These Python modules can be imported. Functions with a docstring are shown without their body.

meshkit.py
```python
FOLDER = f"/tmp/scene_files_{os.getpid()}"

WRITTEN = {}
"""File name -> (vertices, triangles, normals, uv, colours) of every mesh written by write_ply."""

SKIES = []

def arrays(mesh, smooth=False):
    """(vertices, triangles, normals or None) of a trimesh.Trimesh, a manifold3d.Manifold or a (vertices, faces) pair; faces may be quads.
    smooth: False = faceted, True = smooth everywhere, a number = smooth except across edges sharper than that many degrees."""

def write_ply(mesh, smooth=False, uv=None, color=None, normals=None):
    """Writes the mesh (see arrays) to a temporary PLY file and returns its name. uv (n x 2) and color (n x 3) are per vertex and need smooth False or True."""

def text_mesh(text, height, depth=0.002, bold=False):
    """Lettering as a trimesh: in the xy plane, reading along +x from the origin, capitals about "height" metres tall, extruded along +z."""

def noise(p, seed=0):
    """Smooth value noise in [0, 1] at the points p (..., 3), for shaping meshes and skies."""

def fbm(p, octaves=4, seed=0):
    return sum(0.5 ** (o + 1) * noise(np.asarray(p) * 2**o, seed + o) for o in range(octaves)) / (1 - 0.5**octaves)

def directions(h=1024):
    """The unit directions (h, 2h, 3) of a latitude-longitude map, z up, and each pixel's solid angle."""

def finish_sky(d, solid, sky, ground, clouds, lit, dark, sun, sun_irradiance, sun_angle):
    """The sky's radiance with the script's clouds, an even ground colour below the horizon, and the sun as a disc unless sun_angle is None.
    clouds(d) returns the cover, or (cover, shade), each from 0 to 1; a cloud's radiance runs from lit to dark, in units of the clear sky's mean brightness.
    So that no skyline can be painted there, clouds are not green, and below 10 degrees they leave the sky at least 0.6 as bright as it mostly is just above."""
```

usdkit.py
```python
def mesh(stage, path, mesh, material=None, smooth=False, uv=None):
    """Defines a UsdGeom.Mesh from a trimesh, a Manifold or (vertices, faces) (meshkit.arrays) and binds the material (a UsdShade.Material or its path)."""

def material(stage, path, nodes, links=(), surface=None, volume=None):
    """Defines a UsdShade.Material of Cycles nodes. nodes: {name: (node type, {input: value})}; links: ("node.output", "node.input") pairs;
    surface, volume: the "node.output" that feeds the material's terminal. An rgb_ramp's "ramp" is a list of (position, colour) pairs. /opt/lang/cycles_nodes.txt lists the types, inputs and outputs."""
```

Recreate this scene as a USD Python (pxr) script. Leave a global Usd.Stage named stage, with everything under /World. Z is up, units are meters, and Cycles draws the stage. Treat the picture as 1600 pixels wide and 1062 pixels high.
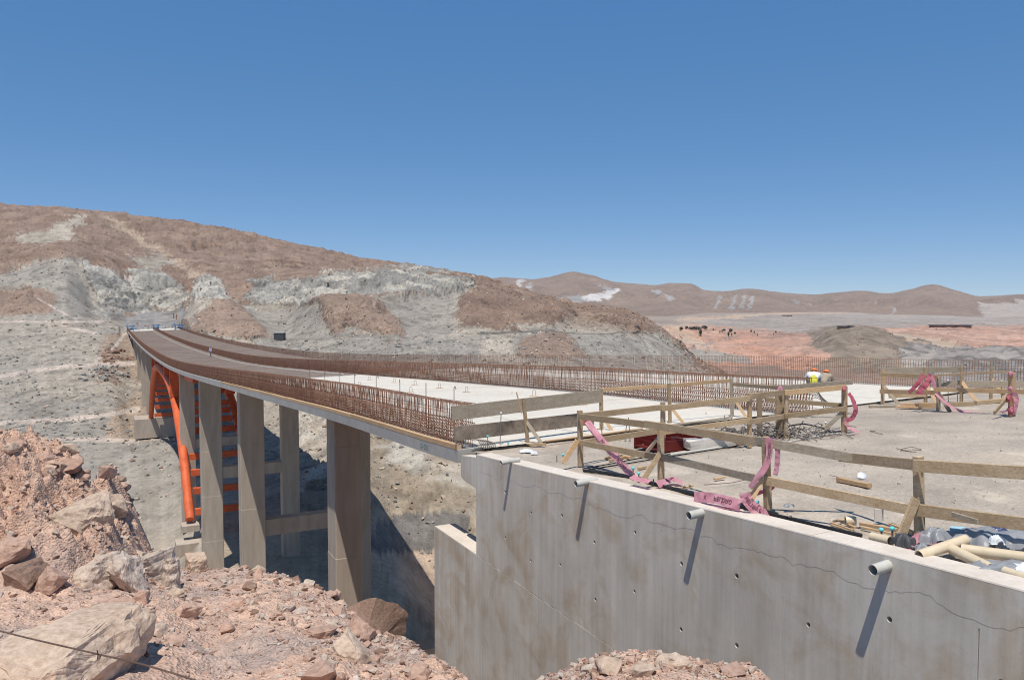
import math, numpy as np, trimesh, usdkit, meshkit
import manifold3d as m3
import shapely
from shapely.geometry import Polygon, LineString
from scipy.interpolate import PchipInterpolator
from pxr import Usd, UsdGeom, UsdLux, UsdShade, Gf, Sdf, Vt

stage = Usd.Stage.CreateInMemory()
UsdGeom.Xform.Define(stage, '/World')
UsdGeom.Scope.Define(stage, '/World/Looks')

# ---------------------------------------------------------------- camera, sky, sun, exposure
FPX = 1220.0                                    # focal length in pixels of the 1600 px wide photograph
PITCH = math.atan(61 / FPX)
cam = UsdGeom.Camera.Define(stage, '/World/camera')
cam.CreateHorizontalApertureAttr(36.0)
cam.CreateVerticalApertureAttr(36.0 * 679 / 1024)
cam.CreateFocalLengthAttr(36.0 * FPX / 1600)
cam.CreateClippingRangeAttr(Gf.Vec2f(0.1, 40000))
cam.AddRotateXYZOp().Set(Gf.Vec3f(90 - math.degrees(PITCH), 0, 0))
cam.CreateExposureAttr(0.22)
SUN_EL = math.radians(69.5)
SUN_DIR = np.array([-0.16, -0.98]); SUN_DIR /= np.linalg.norm(SUN_DIR)      # towards the sun, seen from above
sx, sy, sz = SUN_DIR[0] * math.cos(SUN_EL), SUN_DIR[1] * math.cos(SUN_EL), math.sin(SUN_EL)
SKY_STRENGTH, SUN_INT = 0.13, 1.0
skymat = usdkit.material(stage, '/World/Looks/sky', {
    'sky': ('sky_texture', {'sky_type': 'single_scattering', 'sun_disc': False, 'sun_elevation': SUN_EL,
                            'sun_rotation': math.atan2(sx, sy), 'altitude': 3000.0, 'air_density': 0.7,
                            'aerosol_density': 0.0, 'ozone_density': 6.0}),
    'tint': ('mix_color', {'blend_type': 'multiply', 'fac': 1.0, 'b': (.60, .50, .36), 'use_clamp': False}),
    'deep': ('mix_color', {'blend_type': 'add', 'fac': 1.0, 'b': (.11, .82, 2.2), 'use_clamp': False}),
    'bg': ('background_shader', {'strength': SKY_STRENGTH})}, [('sky.color', 'tint.a'), ('tint.result', 'deep.a'), ('deep.result', 'bg.color')], surface='bg.background')
dome = UsdLux.DomeLight.Define(stage, '/World/sky')
UsdShade.MaterialBindingAPI.Apply(dome.GetPrim()).Bind(skymat)
dome.GetPrim().SetCustomDataByKey('kind', 'structure')
sun = UsdLux.DistantLight.Define(stage, '/World/sun')
sun.CreateNormalizeAttr(True); sun.CreateIntensityAttr(SUN_INT); sun.CreateAngleAttr(0.53)
sun.CreateColorAttr(Gf.Vec3f(1.0, 0.955, 0.88))
q = Gf.Rotation(Gf.Vec3d(0, 0, 1), Gf.Vec3d(sx, sy, sz)).GetQuat()
sun.AddOrientOp(UsdGeom.XformOp.PrecisionDouble).Set(Gf.Quatd(q.GetReal(), q.GetImaginary()))

# ---------------------------------------------------------------- helpers
rng = np.random.default_rng(7)
CF = np.array([0, math.cos(PITCH), -math.sin(PITCH)]); CU = np.array([0, math.sin(PITCH), math.cos(PITCH)])
def ray(px, py):
    px = np.asarray(px, float)[..., None]; py = np.asarray(py, float)[..., None]
    return np.array([1, 0, 0.]) * (px - 800) / FPX + CF + CU * (531 - py) / FPX
def P(px, py, Y):                       # the world point at forward distance Y
    r = ray(px, py); return r * (np.asarray(Y, float) / r[..., 1])[..., None]
def proj(p):
    p = np.asarray(p, float); d = p @ CF
    return 800 + FPX * p[..., 0] / d, 531 - FPX * (p @ CU) / d
# the bridge and road run along AX; T is the distance across them, S along them
AX = np.array([-.461, .888]); AX /= np.linalg.norm(AX); AN = np.array([AX[1], -AX[0]])
_Yk = np.array([19.8, 28.7, 37.1, 46, 57.7, 76.7, 92.5, 118, 163, 210, 290, 351])
_hk = np.array([3.77, 4.25, 4.8, 5.4, 6.2, 7.47, 8.45, 9.72, 11.1, 12.1, 12.9, 13.0])
_sk = np.concatenate([[-60, -20, 4.3, 9.4, 13.0], -4.06 + 1.127 * _Yk, [460, 700]])
_hh = np.concatenate([[0.2, 1.7, 2.80, 3.12, 3.40], _hk, [13.0, 13.0]])
_prof = PchipInterpolator(_sk, _hh)
CROSS = 0.02
def zr(s, t): return -_prof(s) + CROSS * (np.asarray(t) - 7.8)
def W(s, t, z=0.0):                     # road coordinates to world, z above the road surface
    s = np.asarray(s, float); t = np.asarray(t, float)
    x = AX[0] * s + AN[0] * t; y = AX[1] * s + AN[1] * t
    return np.stack([x, y, zr(s, t) + z], -1)
def Wz(s, t, z):                        # the same with an absolute height
    s = np.asarray(s, float); t = np.asarray(t, float); z = np.asarray(z, float)
    s, t, z = np.broadcast_arrays(s, t, z)
    return np.stack([AX[0] * s + AN[0] * t, AX[1] * s + AN[1] * t, z], -1)
def ST(p): p = np.asarray(p); return p[..., :2] @ AX, p[..., :2] @ AN
def onroad(px, py, dz=0.0):             # where a line of sight meets the road surface
    r = ray(px, py); k = 3.4 / max(1e-6, -r[2])
    for _ in range(60):
        p = r * k; s, t = ST(p); k += 0.6 * (p[2] - (zr(s, t) + dz)) / -r[2]
    return r * k
UP = np.array([0, 0, 1.0])

used = {}
def uniq(parent, name):
    k = (parent, name); c = used.get(k, 0); used[k] = c + 1
    return f'{parent}/{name}' + (f'_{c:03d}' if c else '')
class Thing:
    def __init__(s, name, label=None, cat=None, loc=(0, 0, 0), group=None, kind=None):
        s.loc = np.asarray(loc, float); s.path = uniq('/World', name)
        x = UsdGeom.Xform.Define(stage, s.path); s.prim = x.GetPrim()
        x.AddTranslateOp().Set(Gf.Vec3d(*map(float, s.loc)))
        for k, v in (('label', label), ('category', cat), ('group', group), ('kind', kind)):
            if v: s.prim.SetCustomDataByKey(k, v)
    def part(s, name, mesh, mat, smooth=False, label=None, parent=None, kind=None):
        v, f, _ = meshkit.arrays(mesh)
        path = uniq(parent or s.path, name)
        m = usdkit.mesh(stage, path, (v - s.loc, f), MAT[mat], smooth)
        if label: m.GetPrim().SetCustomDataByKey('label', label)
        if kind: m.GetPrim().SetCustomDataByKey('kind', kind)
        return path
def solo(name, mesh, mat, label=None, cat=None, group=None, kind=None, smooth=False, Cd=None):
    path = uniq('/World', name)
    m = usdkit.mesh(stage, path, mesh, MAT[mat], smooth)
    if Cd is not None:
        UsdGeom.PrimvarsAPI(m).CreatePrimvar('Cd', Sdf.ValueTypeNames.Color3fArray, 'vertex').Set(Vt.Vec3fArray.FromNumpy(np.asarray(Cd, np.float32)))
    for k, v in (('label', label), ('category', cat), ('group', group), ('kind', kind)):
        if v: m.GetPrim().SetCustomDataByKey(k, v)
    return m
def copy_of(src, name, loc, label, cat, group=None, rotz=0.0, scale=None):
    path = uniq('/World', name); x = UsdGeom.Xform.Define(stage, path)
    x.GetPrim().GetReferences().AddInternalReference(src.path); x.GetPrim().SetInstanceable(True)
    x.ClearXformOpOrder()
    x.GetPrim().CreateAttribute('xformOp:translate', Sdf.ValueTypeNames.Double3).Set(Gf.Vec3d(*map(float, loc)))
    order = ['xformOp:translate']
    x.GetPrim().CreateAttribute('xformOp:rotateZ', Sdf.ValueTypeNames.Float).Set(float(rotz)); order.append('xformOp:rotateZ')
    if scale is not None:
        x.GetPrim().CreateAttribute('xformOp:scale', Sdf.ValueTypeNames.Float3).Set(Gf.Vec3f(*map(float, scale))); order.append('xformOp:scale')
    x.GetXformOpOrderAttr().Set(order)
    for k, v in (('label', label), ('category', cat), ('group', group)):
        if v: x.GetPrim().SetCustomDataByKey(k, v)
    return path

# --- mesh helpers
def cat(ms):
    vs, fs, o = [], [], 0
    for m in ms:
        v, f = (m[0], m[1]) if isinstance(m, tuple) else (np.asarray(m.vertices), np.asarray(m.faces))
        if f.shape[1] == 4: f = np.vstack([f[:, [0, 1, 2]], f[:, [0, 2, 3]]])
        vs.append(v); fs.append(f + o); o += len(v)
    return np.vstack(vs), np.vstack(fs)
_BF = np.array([[0, 1, 3], [0, 3, 2], [4, 6, 7], [4, 7, 5], [0, 4, 5], [0, 5, 1], [2, 3, 7], [2, 7, 6], [0, 2, 6], [0, 6, 4], [1, 5, 7], [1, 7, 3]])
def beam(a, b, w, h, up=UP, ch=0.004, jitter=0.0):
    """A sawn bar from a to b: w across (sideways), h along 'up'; slightly chamfered long edges."""
    a, b = np.asarray(a, float), np.asarray(b, float); d = b - a; L = np.linalg.norm(d); d /= L
    sd = np.cross(d, up); sd /= np.linalg.norm(sd); u2 = np.cross(sd, d)
    c = min(ch, w * .2, h * .2)
    pr = np.array([(-w / 2 + c, -h / 2), (w / 2 - c, -h / 2), (w / 2, -h / 2 + c), (w / 2, h / 2 - c), (w / 2 - c, h / 2), (-w / 2 + c, h / 2), (-w / 2, h / 2 - c), (-w / 2, -h / 2 + c)])
    va = a + pr[:, :1] * sd + pr[:, 1:] * u2; vb = b + pr[:, :1] * sd + pr[:, 1:] * u2
    if jitter: va = va + rng.normal(0, jitter, 3); vb = vb + rng.normal(0, jitter, 3)
    f = []
    for i in range(8):
        j = (i + 1) % 8; f += [[i, j, 8 + j], [i, 8 + j, 8 + i]]
    for i in range(1, 7): f += [[0, i + 1, i], [8, 8 + i, 8 + i + 1]]
    return np.vstack([va, vb]), np.array(f)
def box(c, ex, axes=None, ch=0.0):
    v = np.array([[x, y, z] for x in (-.5, .5) for y in (-.5, .5) for z in (-.5, .5)]) * np.asarray(ex)
    if axes is not None: v = v @ np.asarray(axes)
    return v + np.asarray(c), _BF.copy()
def rods(A, B, r, n=4):
    """Many straight rods at once (open ended n-gon prisms)."""
    A, B = np.atleast_2d(A).astype(float), np.atleast_2d(B).astype(float); d = B - A; d /= np.maximum(np.linalg.norm(d, axis=1, keepdims=True), 1e-9)
    ref = np.where(np.abs(d[:, 2:3]) > .9, [1.0, 0, 0], [0, 0, 1.0]); s = np.cross(d, ref); s /= np.linalg.norm(s, axis=1, keepdims=True); w = np.cross(s, d)
    an = np.arange(n) * 2 * np.pi / n + np.pi / n
    off = r * (np.cos(an)[None, :, None] * s[:, None] + np.sin(an)[None, :, None] * w[:, None])
    v = np.concatenate([A[:, None] + off, B[:, None] + off], 1).reshape(-1, 3)
    k = np.arange(n); j = (k + 1) % n
    q = np.stack([k, j, j + n, k + n], 1)
    f = (q[None] + (np.arange(len(A)) * 2 * n)[:, None, None]).reshape(-1, 4)
    return v, np.vstack([f[:, [0, 1, 2]], f[:, [0, 2, 3]]])
def tube(pts, r, n=8, caps=True):
    pts = np.asarray(pts, float); m = len(pts); r = np.broadcast_to(r, (m,))
    tg = np.gradient(pts, axis=0); tg /= np.linalg.norm(tg, axis=1, keepdims=True)
    s = np.cross(tg[0], UP if abs(tg[0][2]) < .9 else [1.0, 0, 0]); V = []
    for i in range(m):
        s = s - tg[i] * (s @ tg[i]); s /= np.linalg.norm(s); w = np.cross(s, tg[i])
        an = np.arange(n) * 2 * np.pi / n
        V.append(pts[i] + r[i] * (np.cos(an)[:, None] * s + np.sin(an)[:, None] * w))
    V = np.vstack(V); F = []
    for i in range(m - 1):
        for k in range(n):
            a, b = i * n + k, i * n + (k + 1) % n; F += [[a, b, b + n], [a, b + n, a + n]]
    if caps:
        for k in range(1, n - 1): F += [[0, k + 1, k], [(m - 1) * n, (m - 1) * n + k, (m - 1) * n + k + 1]]
    return V, np.array(F)
def smooth_path(pts, n=40):
    pts = np.asarray(pts, float); t = np.concatenate([[0], np.cumsum(np.linalg.norm(np.diff(pts, axis=0), axis=1))]); 
    return PchipInterpolator(t, pts)(np.linspace(0, t[-1], n))
def pipe_shell(a, b, r, wall=0.008, n=24):
    """A hollow pipe, both ends open."""
    a, b = np.asarray(a, float), np.asarray(b, float); d = (b - a) / np.linalg.norm(b - a)
    s = np.cross(d, UP if abs(d[2]) < .9 else [1.0, 0, 0]); s /= np.linalg.norm(s); w = np.cross(s, d); an = np.arange(n) * 2 * np.pi / n
    ring = np.cos(an)[:, None] * s + np.sin(an)[:, None] * w
    V = np.vstack([a + ring * r, b + ring * r, b + ring * (r - wall), a + ring * (r - wall)]); F = []
    for q in range(4):
        for k in range(n):
            j = (k + 1) % n; A, B = q * n, ((q + 1) % 4) * n; F += [[A + k, A + j, B + j], [A + k, B + j, B + k]]
    return V, np.array(F)
def rock(c, size, seed, n=16, flat=0.0, detail=1):
    """An angular broken stone: the hull of random points, its faces roughened."""
    g = np.random.default_rng(seed); p = g.normal(size=(n, 3)); p /= np.linalg.norm(p, axis=1, keepdims=True); p *= g.uniform(.78, 1.0, (n, 1))
    h = trimesh.Trimesh(p).convex_hull
    if detail:
        v, f = h.vertices, h.faces
        for _ in range(detail): v, f = trimesh.remesh.subdivide(v, f)
        nz = meshkit.fbm(v * 2.3 + seed * 7.1, 4, seed % 97) - .5
        v = v * (1 + .22 * nz[:, None]) ; h = trimesh.Trimesh(v, f, process=False)
    an = g.uniform(0, 6.28); R = np.array([[math.cos(an), -math.sin(an), 0], [math.sin(an), math.cos(an), 0], [0, 0, 1]])
    v = (np.asarray(h.vertices) * .5 * np.asarray(size)) @ R.T
    return v + np.asarray(c), np.asarray(h.faces)

_protos = {}
def scatter(points, sizes, seed, n=8):
    """One mesh of many small angular stones, each its own turn and proportions."""
    if n not in _protos: _protos[n] = [rock(np.zeros(3), (2, 2, 2), 40 + i * 13, n, detail=0) for i in range(24)]
    g = np.random.default_rng(seed); points = np.asarray(points, float); sizes = np.asarray(sizes, float); vs, fs, o = [], [], 0; which = g.integers(0, 24, len(points))
    for k, (pv, pf) in enumerate(_protos[n]):
        w = np.nonzero(which == k)[0]
        if not len(w): continue
        m = len(w); sc = sizes[w][:, None] * np.stack([g.uniform(.8, 1.35, m), g.uniform(.7, 1.1, m), g.uniform(.5, .85, m)], 1); a = g.uniform(0, 6.28, m); c, s = np.cos(a), np.sin(a)
        v = pv[None] * sc[:, None]; v = np.stack([v[..., 0] * c[:, None] - v[..., 1] * s[:, None], v[..., 0] * s[:, None] + v[..., 1] * c[:, None], v[..., 2]], -1) + points[w][:, None]
        vs.append(v.reshape(-1, 3)); fs.append((pf[None] + (np.arange(m) * len(pv))[:, None, None]).reshape(-1, 3) + o); o += m * len(pv)
    return np.vstack(vs), np.vstack(fs)

# ---------------------------------------------------------------- materials
MAT = {}
def material(name, nodes, links, surface): MAT[name] = usdkit.material(stage, '/World/Looks/' + name, nodes, links, surface=surface)
def noisy(name, c1, c2, scale=6.0, rough=.85, detail=6.0, c3=None, scale3=60.0, amt3=.35, bump=.3, bdist=.01, stretch=None, spec=.3, rnd=0.0, metal=0.0, trans=0.0):
    """Two tones mixed by noise, a third by finer noise, a little relief; rnd varies the tone between objects."""
    N = {'geo': ('geometry', {}), 'map': ('mapping', {'scale': stretch or (1, 1, 1)}),
         'n1': ('noise_texture', {'scale': scale, 'detail': detail, 'roughness': .6}),
         'r1': ('rgb_ramp', {'ramp': [(.3, c1), (.7, c2)]}),
         'n2': ('noise_texture', {'scale': scale3, 'detail': 4.0, 'roughness': .65}),
         'r2': ('rgb_ramp', {'ramp': [(.35, (1, 1, 1)), (.75, c3 or (.72, .72, .72))]}),
         'mul': ('mix_color', {'blend_type': 'multiply', 'fac': amt3 * 2 if amt3 <= .5 else 1.0}),
         'bp': ('bump', {'strength': bump, 'distance': bdist}),
         'p': ('principled_bsdf', {'roughness': rough, 'specular_ior_level': spec, 'metallic': metal})}
    L = [('geo.position', 'map.vector'), ('map.vector', 'n1.vector'), ('map.vector', 'n2.vector'), ('n1.fac', 'r1.fac'), ('n2.fac', 'r2.fac'),
         ('r1.color', 'mul.a'), ('r2.color', 'mul.b'), ('n2.fac', 'bp.height'), ('bp.normal', 'p.normal')]
    out = 'mul.result'
    if rnd:
        N['oi'] = ('object_info', {}); N['mr'] = ('map_range', {'from_min': 0.0, 'from_max': 1.0, 'to_min': 1 - rnd, 'to_max': 1 + rnd})
        N['hs'] = ('hsv', {}); L += [('oi.random', 'mr.value'), ('mr.result', 'hs.value'), (out, 'hs.color')]; out = 'hs.color'
    L.append((out, 'p.base_color')); surf = 'p.BSDF'
    if trans:
        N['tr'] = ('translucent_bsdf', {}); N['mc'] = ('mix_closure', {'fac': trans})
        L += [(out, 'tr.color'), ('p.BSDF', 'mc.closure1'), ('tr.BSDF', 'mc.closure2')]; surf = 'mc.closure'
    material(name, N, L, surf)
def terrain_mat(name, s1, s2, s3, bump, bdist, a1=.5, a2=.5, vc=.06, rough=.95):
    """Colour from the terrain's own vertex colours, varied by noise at three sizes, with relief."""
    N = {'geo': ('geometry', {}), 'cd': ('attribute', {'attribute': 'Cd'}),
         'n1': ('noise_texture', {'scale': s1, 'detail': 8.0, 'roughness': .65}), 'n2': ('noise_texture', {'scale': s2, 'detail': 8.0, 'roughness': .7}),
         'v': ('voronoi_texture', {'scale': s3, 'randomness': 1.0}),
         'r1': ('rgb_ramp', {'ramp': [(.32, (.68, .68, .70)), (.5, (1, 1, 1)), (.68, (1.25, 1.22, 1.18))]}),
         'r2': ('rgb_ramp', {'ramp': [(.3, (.6, .6, .62)), (.5, (1, 1, 1)), (.7, (1.3, 1.28, 1.24))]}),
         'sv': ('separate_color', {}), 'r3': ('map_range', {'from_min': 0.0, 'from_max': 1.0, 'to_min': 1 - vc, 'to_max': 1 + vc}),
         'm1': ('mix_color', {'blend_type': 'multiply', 'fac': a1, 'use_clamp': False}), 'm2': ('mix_color', {'blend_type': 'multiply', 'fac': a2, 'use_clamp': False}),
         'hs': ('hsv', {}), 'add': ('math', {'math_type': 'multiply_add', 'value2': .6}),
         'bp': ('bump', {'strength': bump, 'distance': bdist}), 'p': ('principled_bsdf', {'roughness': rough, 'specular_ior_level': .15})}
    L = [('geo.position', 'n1.vector'), ('geo.position', 'n2.vector'), ('geo.position', 'v.vector'), ('n1.fac', 'r1.fac'), ('n2.fac', 'r2.fac'),
         ('cd.color', 'm1.a'), ('r1.color', 'm1.b'), ('m1.result', 'm2.a'), ('r2.color', 'm2.b'),
         ('v.color', 'sv.color'), ('sv.r', 'r3.value'), ('r3.result', 'hs.value'), ('m2.result', 'hs.color'), ('hs.color', 'p.base_color'),
         ('v.distance', 'add.value1'), ('n2.fac', 'add.value3'), ('add.value', 'bp.height'), ('bp.normal', 'p.normal')]
    material(name, N, L, 'p.BSDF')
terrain_mat('far_ground', .009, .07, .12, .7, 5.0, .5, .6, vc=.08)
terrain_mat('hill_ground', .055, .6, 1.6, .9, .5, .6, .75, vc=.16)
terrain_mat('gorge_ground', .11, .9, 2.6, .8, .22, .55, .6, vc=.10)
terrain_mat('near_ground', 1.1, 7.0, 34.0, 1.0, .035, .5, .7, vc=.14)
terrain_mat('gravel_ground', .5, 14.0, 48.0, .7, .012, .55, .5, vc=.14)
N = {'geo': ('geometry', {}), 'ma': ('mapping', {'scale': (2.6, 2.6, .16)}), 'mb': ('mapping', {'scale': (9.0, 9.0, .35)}),
     'cloud': ('noise_texture', {'scale': .55, 'detail': 8.0, 'roughness': .62}), 'streak': ('noise_texture', {'scale': 1.0, 'detail': 5.0, 'roughness': .6}), 'fine': ('noise_texture', {'scale': 1.0, 'detail': 4.0, 'roughness': .6}),
     'pores': ('noise_texture', {'scale': 26.0, 'detail': 5.0, 'roughness': .7}), 'stain': ('noise_texture', {'scale': 1.05, 'detail': 6.0, 'roughness': .6, 'distortion': .6}),
     'r0': ('rgb_ramp', {'ramp': [(.3, (.57, .51, .43)), (.5, (.665, .605, .515)), (.7, (.74, .685, .60))]}), 'r1': ('rgb_ramp', {'ramp': [(.3, (.87, .865, .85)), (.55, (1, 1, 1)), (.75, (1.05, 1.05, 1.04))]}),
     'r2': ('rgb_ramp', {'ramp': [(.35, (.86, .85, .84)), (.6, (1.03, 1.03, 1.02))]}), 'r3': ('rgb_ramp', {'ramp': [(.3, (.80, .79, .78)), (.45, (1, 1, 1))]}), 'r4': ('rgb_ramp', {'ramp': [(.48, (0, 0, 0)), (.62, (.6, .6, .6)), (.76, (.95, .95, .95))]}),
     'm1': ('mix_color', {'blend_type': 'multiply', 'fac': 1.0, 'use_clamp': False}), 'm2': ('mix_color', {'blend_type': 'multiply', 'fac': .6, 'use_clamp': False}), 'm3': ('mix_color', {'blend_type': 'multiply', 'fac': .6, 'use_clamp': False}),
     'br': ('mix_color', {'blend_type': 'multiply', 'fac': 1.0, 'b': (.80, .69, .565), 'use_clamp': False}), 'm4': ('mix_color', {'blend_type': 'mix'}), 'bw': ('rgb_to_bw', {}),
     'bp': ('bump', {'strength': .25, 'distance': .004}), 'p': ('principled_bsdf', {'roughness': .85, 'specular_ior_level': .2})}
material('concrete_wall', N, [('geo.position', 'ma.vector'), ('geo.position', 'mb.vector'), ('geo.position', 'cloud.vector'), ('geo.position', 'pores.vector'), ('geo.position', 'stain.vector'), ('ma.vector', 'streak.vector'), ('mb.vector', 'fine.vector'),
     ('cloud.fac', 'r0.fac'), ('streak.fac', 'r1.fac'), ('fine.fac', 'r2.fac'), ('pores.fac', 'r3.fac'), ('stain.fac', 'r4.fac'), ('r0.color', 'm1.a'), ('r1.color', 'm1.b'), ('m1.result', 'm2.a'), ('r2.color', 'm2.b'), ('m2.result', 'm3.a'), ('r3.color', 'm3.b'),
     ('m3.result', 'br.a'), ('m3.result', 'm4.a'), ('br.result', 'm4.b'), ('r4.color', 'bw.color'), ('bw.val', 'm4.fac'), ('m4.result', 'p.base_color'), ('pores.fac', 'bp.height'), ('bp.normal', 'p.normal')], 'p.BSDF')
noisy('concrete_pier', (.42, .345, .275), (.52, .44, .36), .35, .85, 5.0, c3=(.75, .73, .70), scale3=1.6, amt3=.45, bump=.1, bdist=.01, stretch=(1.3, 1.3, .2), spec=.2)
noisy('concrete_edge', (.40, .38, .345), (.50, .475, .435), .8, .8, 5.0, c3=(.8, .8, .8), scale3=6.0, amt3=.4, bump=.1, bdist=.005)
noisy('concrete_deck', (.60, .545, .465), (.70, .645, .555), .28, .85, 7.0, c3=(.84, .82, .79), scale3=4.0, amt3=.5, bump=.08, bdist=.004)
noisy('dusty_top', (.60, .525, .445), (.71, .635, .55), 2.2, .9, 6.0, c3=(.86, .83, .80), scale3=14.0, amt3=.45, bump=.15, bdist=.004)
noisy('rebar', (.30, .145, .085), (.45, .255, .165), 1.1, .85, 5.0, c3=(.55, .5, .5), scale3=14.0, amt3=.45, bump=.0)
noisy('rebar_grey', (.16, .13, .115), (.24, .20, .17), 1.4, .8, 4.0, scale3=22.0, bump=.0)
noisy('mat_floor', (.40, .345, .305), (.50, .44, .395), .10, .9, 6.0, c3=(.72, .69, .66), scale3=.7, amt3=.5, bump=.2, bdist=.02)
noisy('rebar_dusty', (.36, .285, .24), (.46, .375, .32), .22, .9, 5.0, c3=(.62, .58, .55), scale3=2.0, amt3=.5, bump=.0)
noisy('orange_paint', (.62, .115, .035), (.72, .155, .055), .25, .6, 6.0, c3=(.70, .66, .64), scale3=1.1, amt3=.5, bump=.05, spec=.3)
noisy('blue_paint', (.05, .17, .33), (.09, .26, .45), 1.2, .55, 4.0, scale3=8.0)
noisy('wood_new', (.53, .345, .185), (.64, .45, .27), 3.0, .75, 5.0, c3=(.72, .66, .60), scale3=26.0, amt3=.45, bump=.15, bdist=.003, stretch=(1, 1, 3.0), rnd=.12)
noisy('wood_old', (.44, .315, .185), (.58, .445, .29), 2.4, .85, 6.0, c3=(.58, .52, .47), scale3=24.0, amt3=.5, bump=.25, bdist=.003, stretch=(1, 1, 3.0), rnd=.22)
noisy('wood_grey', (.38, .315, .23), (.50, .425, .33), 2.4, .88, 6.0, c3=(.58, .54, .5), scale3=18.0, amt3=.5, bump=.25, bdist=.003, stretch=(1, 1, 3.0), rnd=.12)
noisy('wood_stained', (.09, .08, .07), (.42, .33, .25), 1.6, .85, 7.0, c3=(.6, .58, .56), scale3=16.0, amt3=.5, bump=.2, bdist=.003)
noisy('pipe_cream', (.62, .50, .33), (.70, .58, .41), 2.0, .42, 4.0, c3=(.85, .82, .78), scale3=9.0, amt3=.4, bump=.02, spec=.5)
noisy('pipe_grey', (.50, .48, .42), (.60, .58, .52), 3.0, .5, 4.0, c3=(.8, .78, .75), scale3=12.0, amt3=.4, bump=.02, spec=.4)
noisy('hose_black', (.012, .012, .013), (.03, .03, .03), 3.0, .5, 3.0, bump=.0)
noisy('tape_pink', (.72, .31, .37), (.82, .45, .50), 5.0, .5, 4.0, c3=(.8, .72, .76), scale3=30.0, amt3=.4, bump=.25, bdist=.004, trans=.4)
noisy('tape_red', (.52, .11, .15), (.66, .22, .27), 5.0, .5, 4.0, scale3=30.0, bump=.25, bdist=.004, trans=.35)
noisy('print_dark', (.26, .09, .13), (.30, .12, .16), 5.0, .7, 2.0, bump=.0)
noisy('print_green', (.16, .30, .25), (.24, .38, .33), 9.0, .8, 2.0, bump=.0)
noisy('cap_teal', (.12, .55, .58), (.18, .66, .68), 8.0, .5, 2.0, bump=.0)
noisy('cap_white', (.75, .75, .72), (.82, .82, .80), 8.0, .5, 2.0, bump=.0)
noisy('plastic_sheet', (.40, .41, .43), (.58, .59, .61), 3.0, .35, 5.0, c3=(.7, .71, .73), scale3=12.0, amt3=.4, bump=.4, bdist=.01, spec=.5, trans=.45)
noisy('plastic_blue', (.03, .04, .13), (.10, .11, .22), 4.0, .35, 5.0, scale3=14.0, bump=.4, bdist=.01, spec=.5)
noisy('plastic_white', (.68, .69, .70), (.80, .81, .82), 3.0, .5, 4.0, scale3=12.0, bump=.2, bdist=.005)
noisy('bag_black', (.05, .05, .052), (.12, .12, .125), 3.0, .5, 4.0, bump=.3, bdist=.01, spec=.3)
noisy('light_blue', (.30, .55, .68), (.42, .66, .76), 3.0, .5, 3.0, bump=.0)
noisy('red_primer', (.115, .012, .010), (.16, .02, .016), 2.0, .55, 4.0, bump=.05)
noisy('foam_white', (.62, .56, .48), (.74, .68, .60), 3.0, .9, 4.0, bump=.2, bdist=.01)
noisy('rock_pink', (0.43, 0.275, 0.205), (0.56, 0.385, 0.295), 1.3, .94, 9.0, c3=(.60, .55, .52), scale3=19.0, amt3=.5, bump=.9, bdist=.022, rnd=0.12)
noisy('rock_beige', (0.5, 0.37, 0.275), (0.62, 0.485, 0.37), 1.3, .94, 9.0, c3=(.60, .55, .52), scale3=19.0, amt3=.5, bump=.9, bdist=.022, rnd=0.06)
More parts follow.
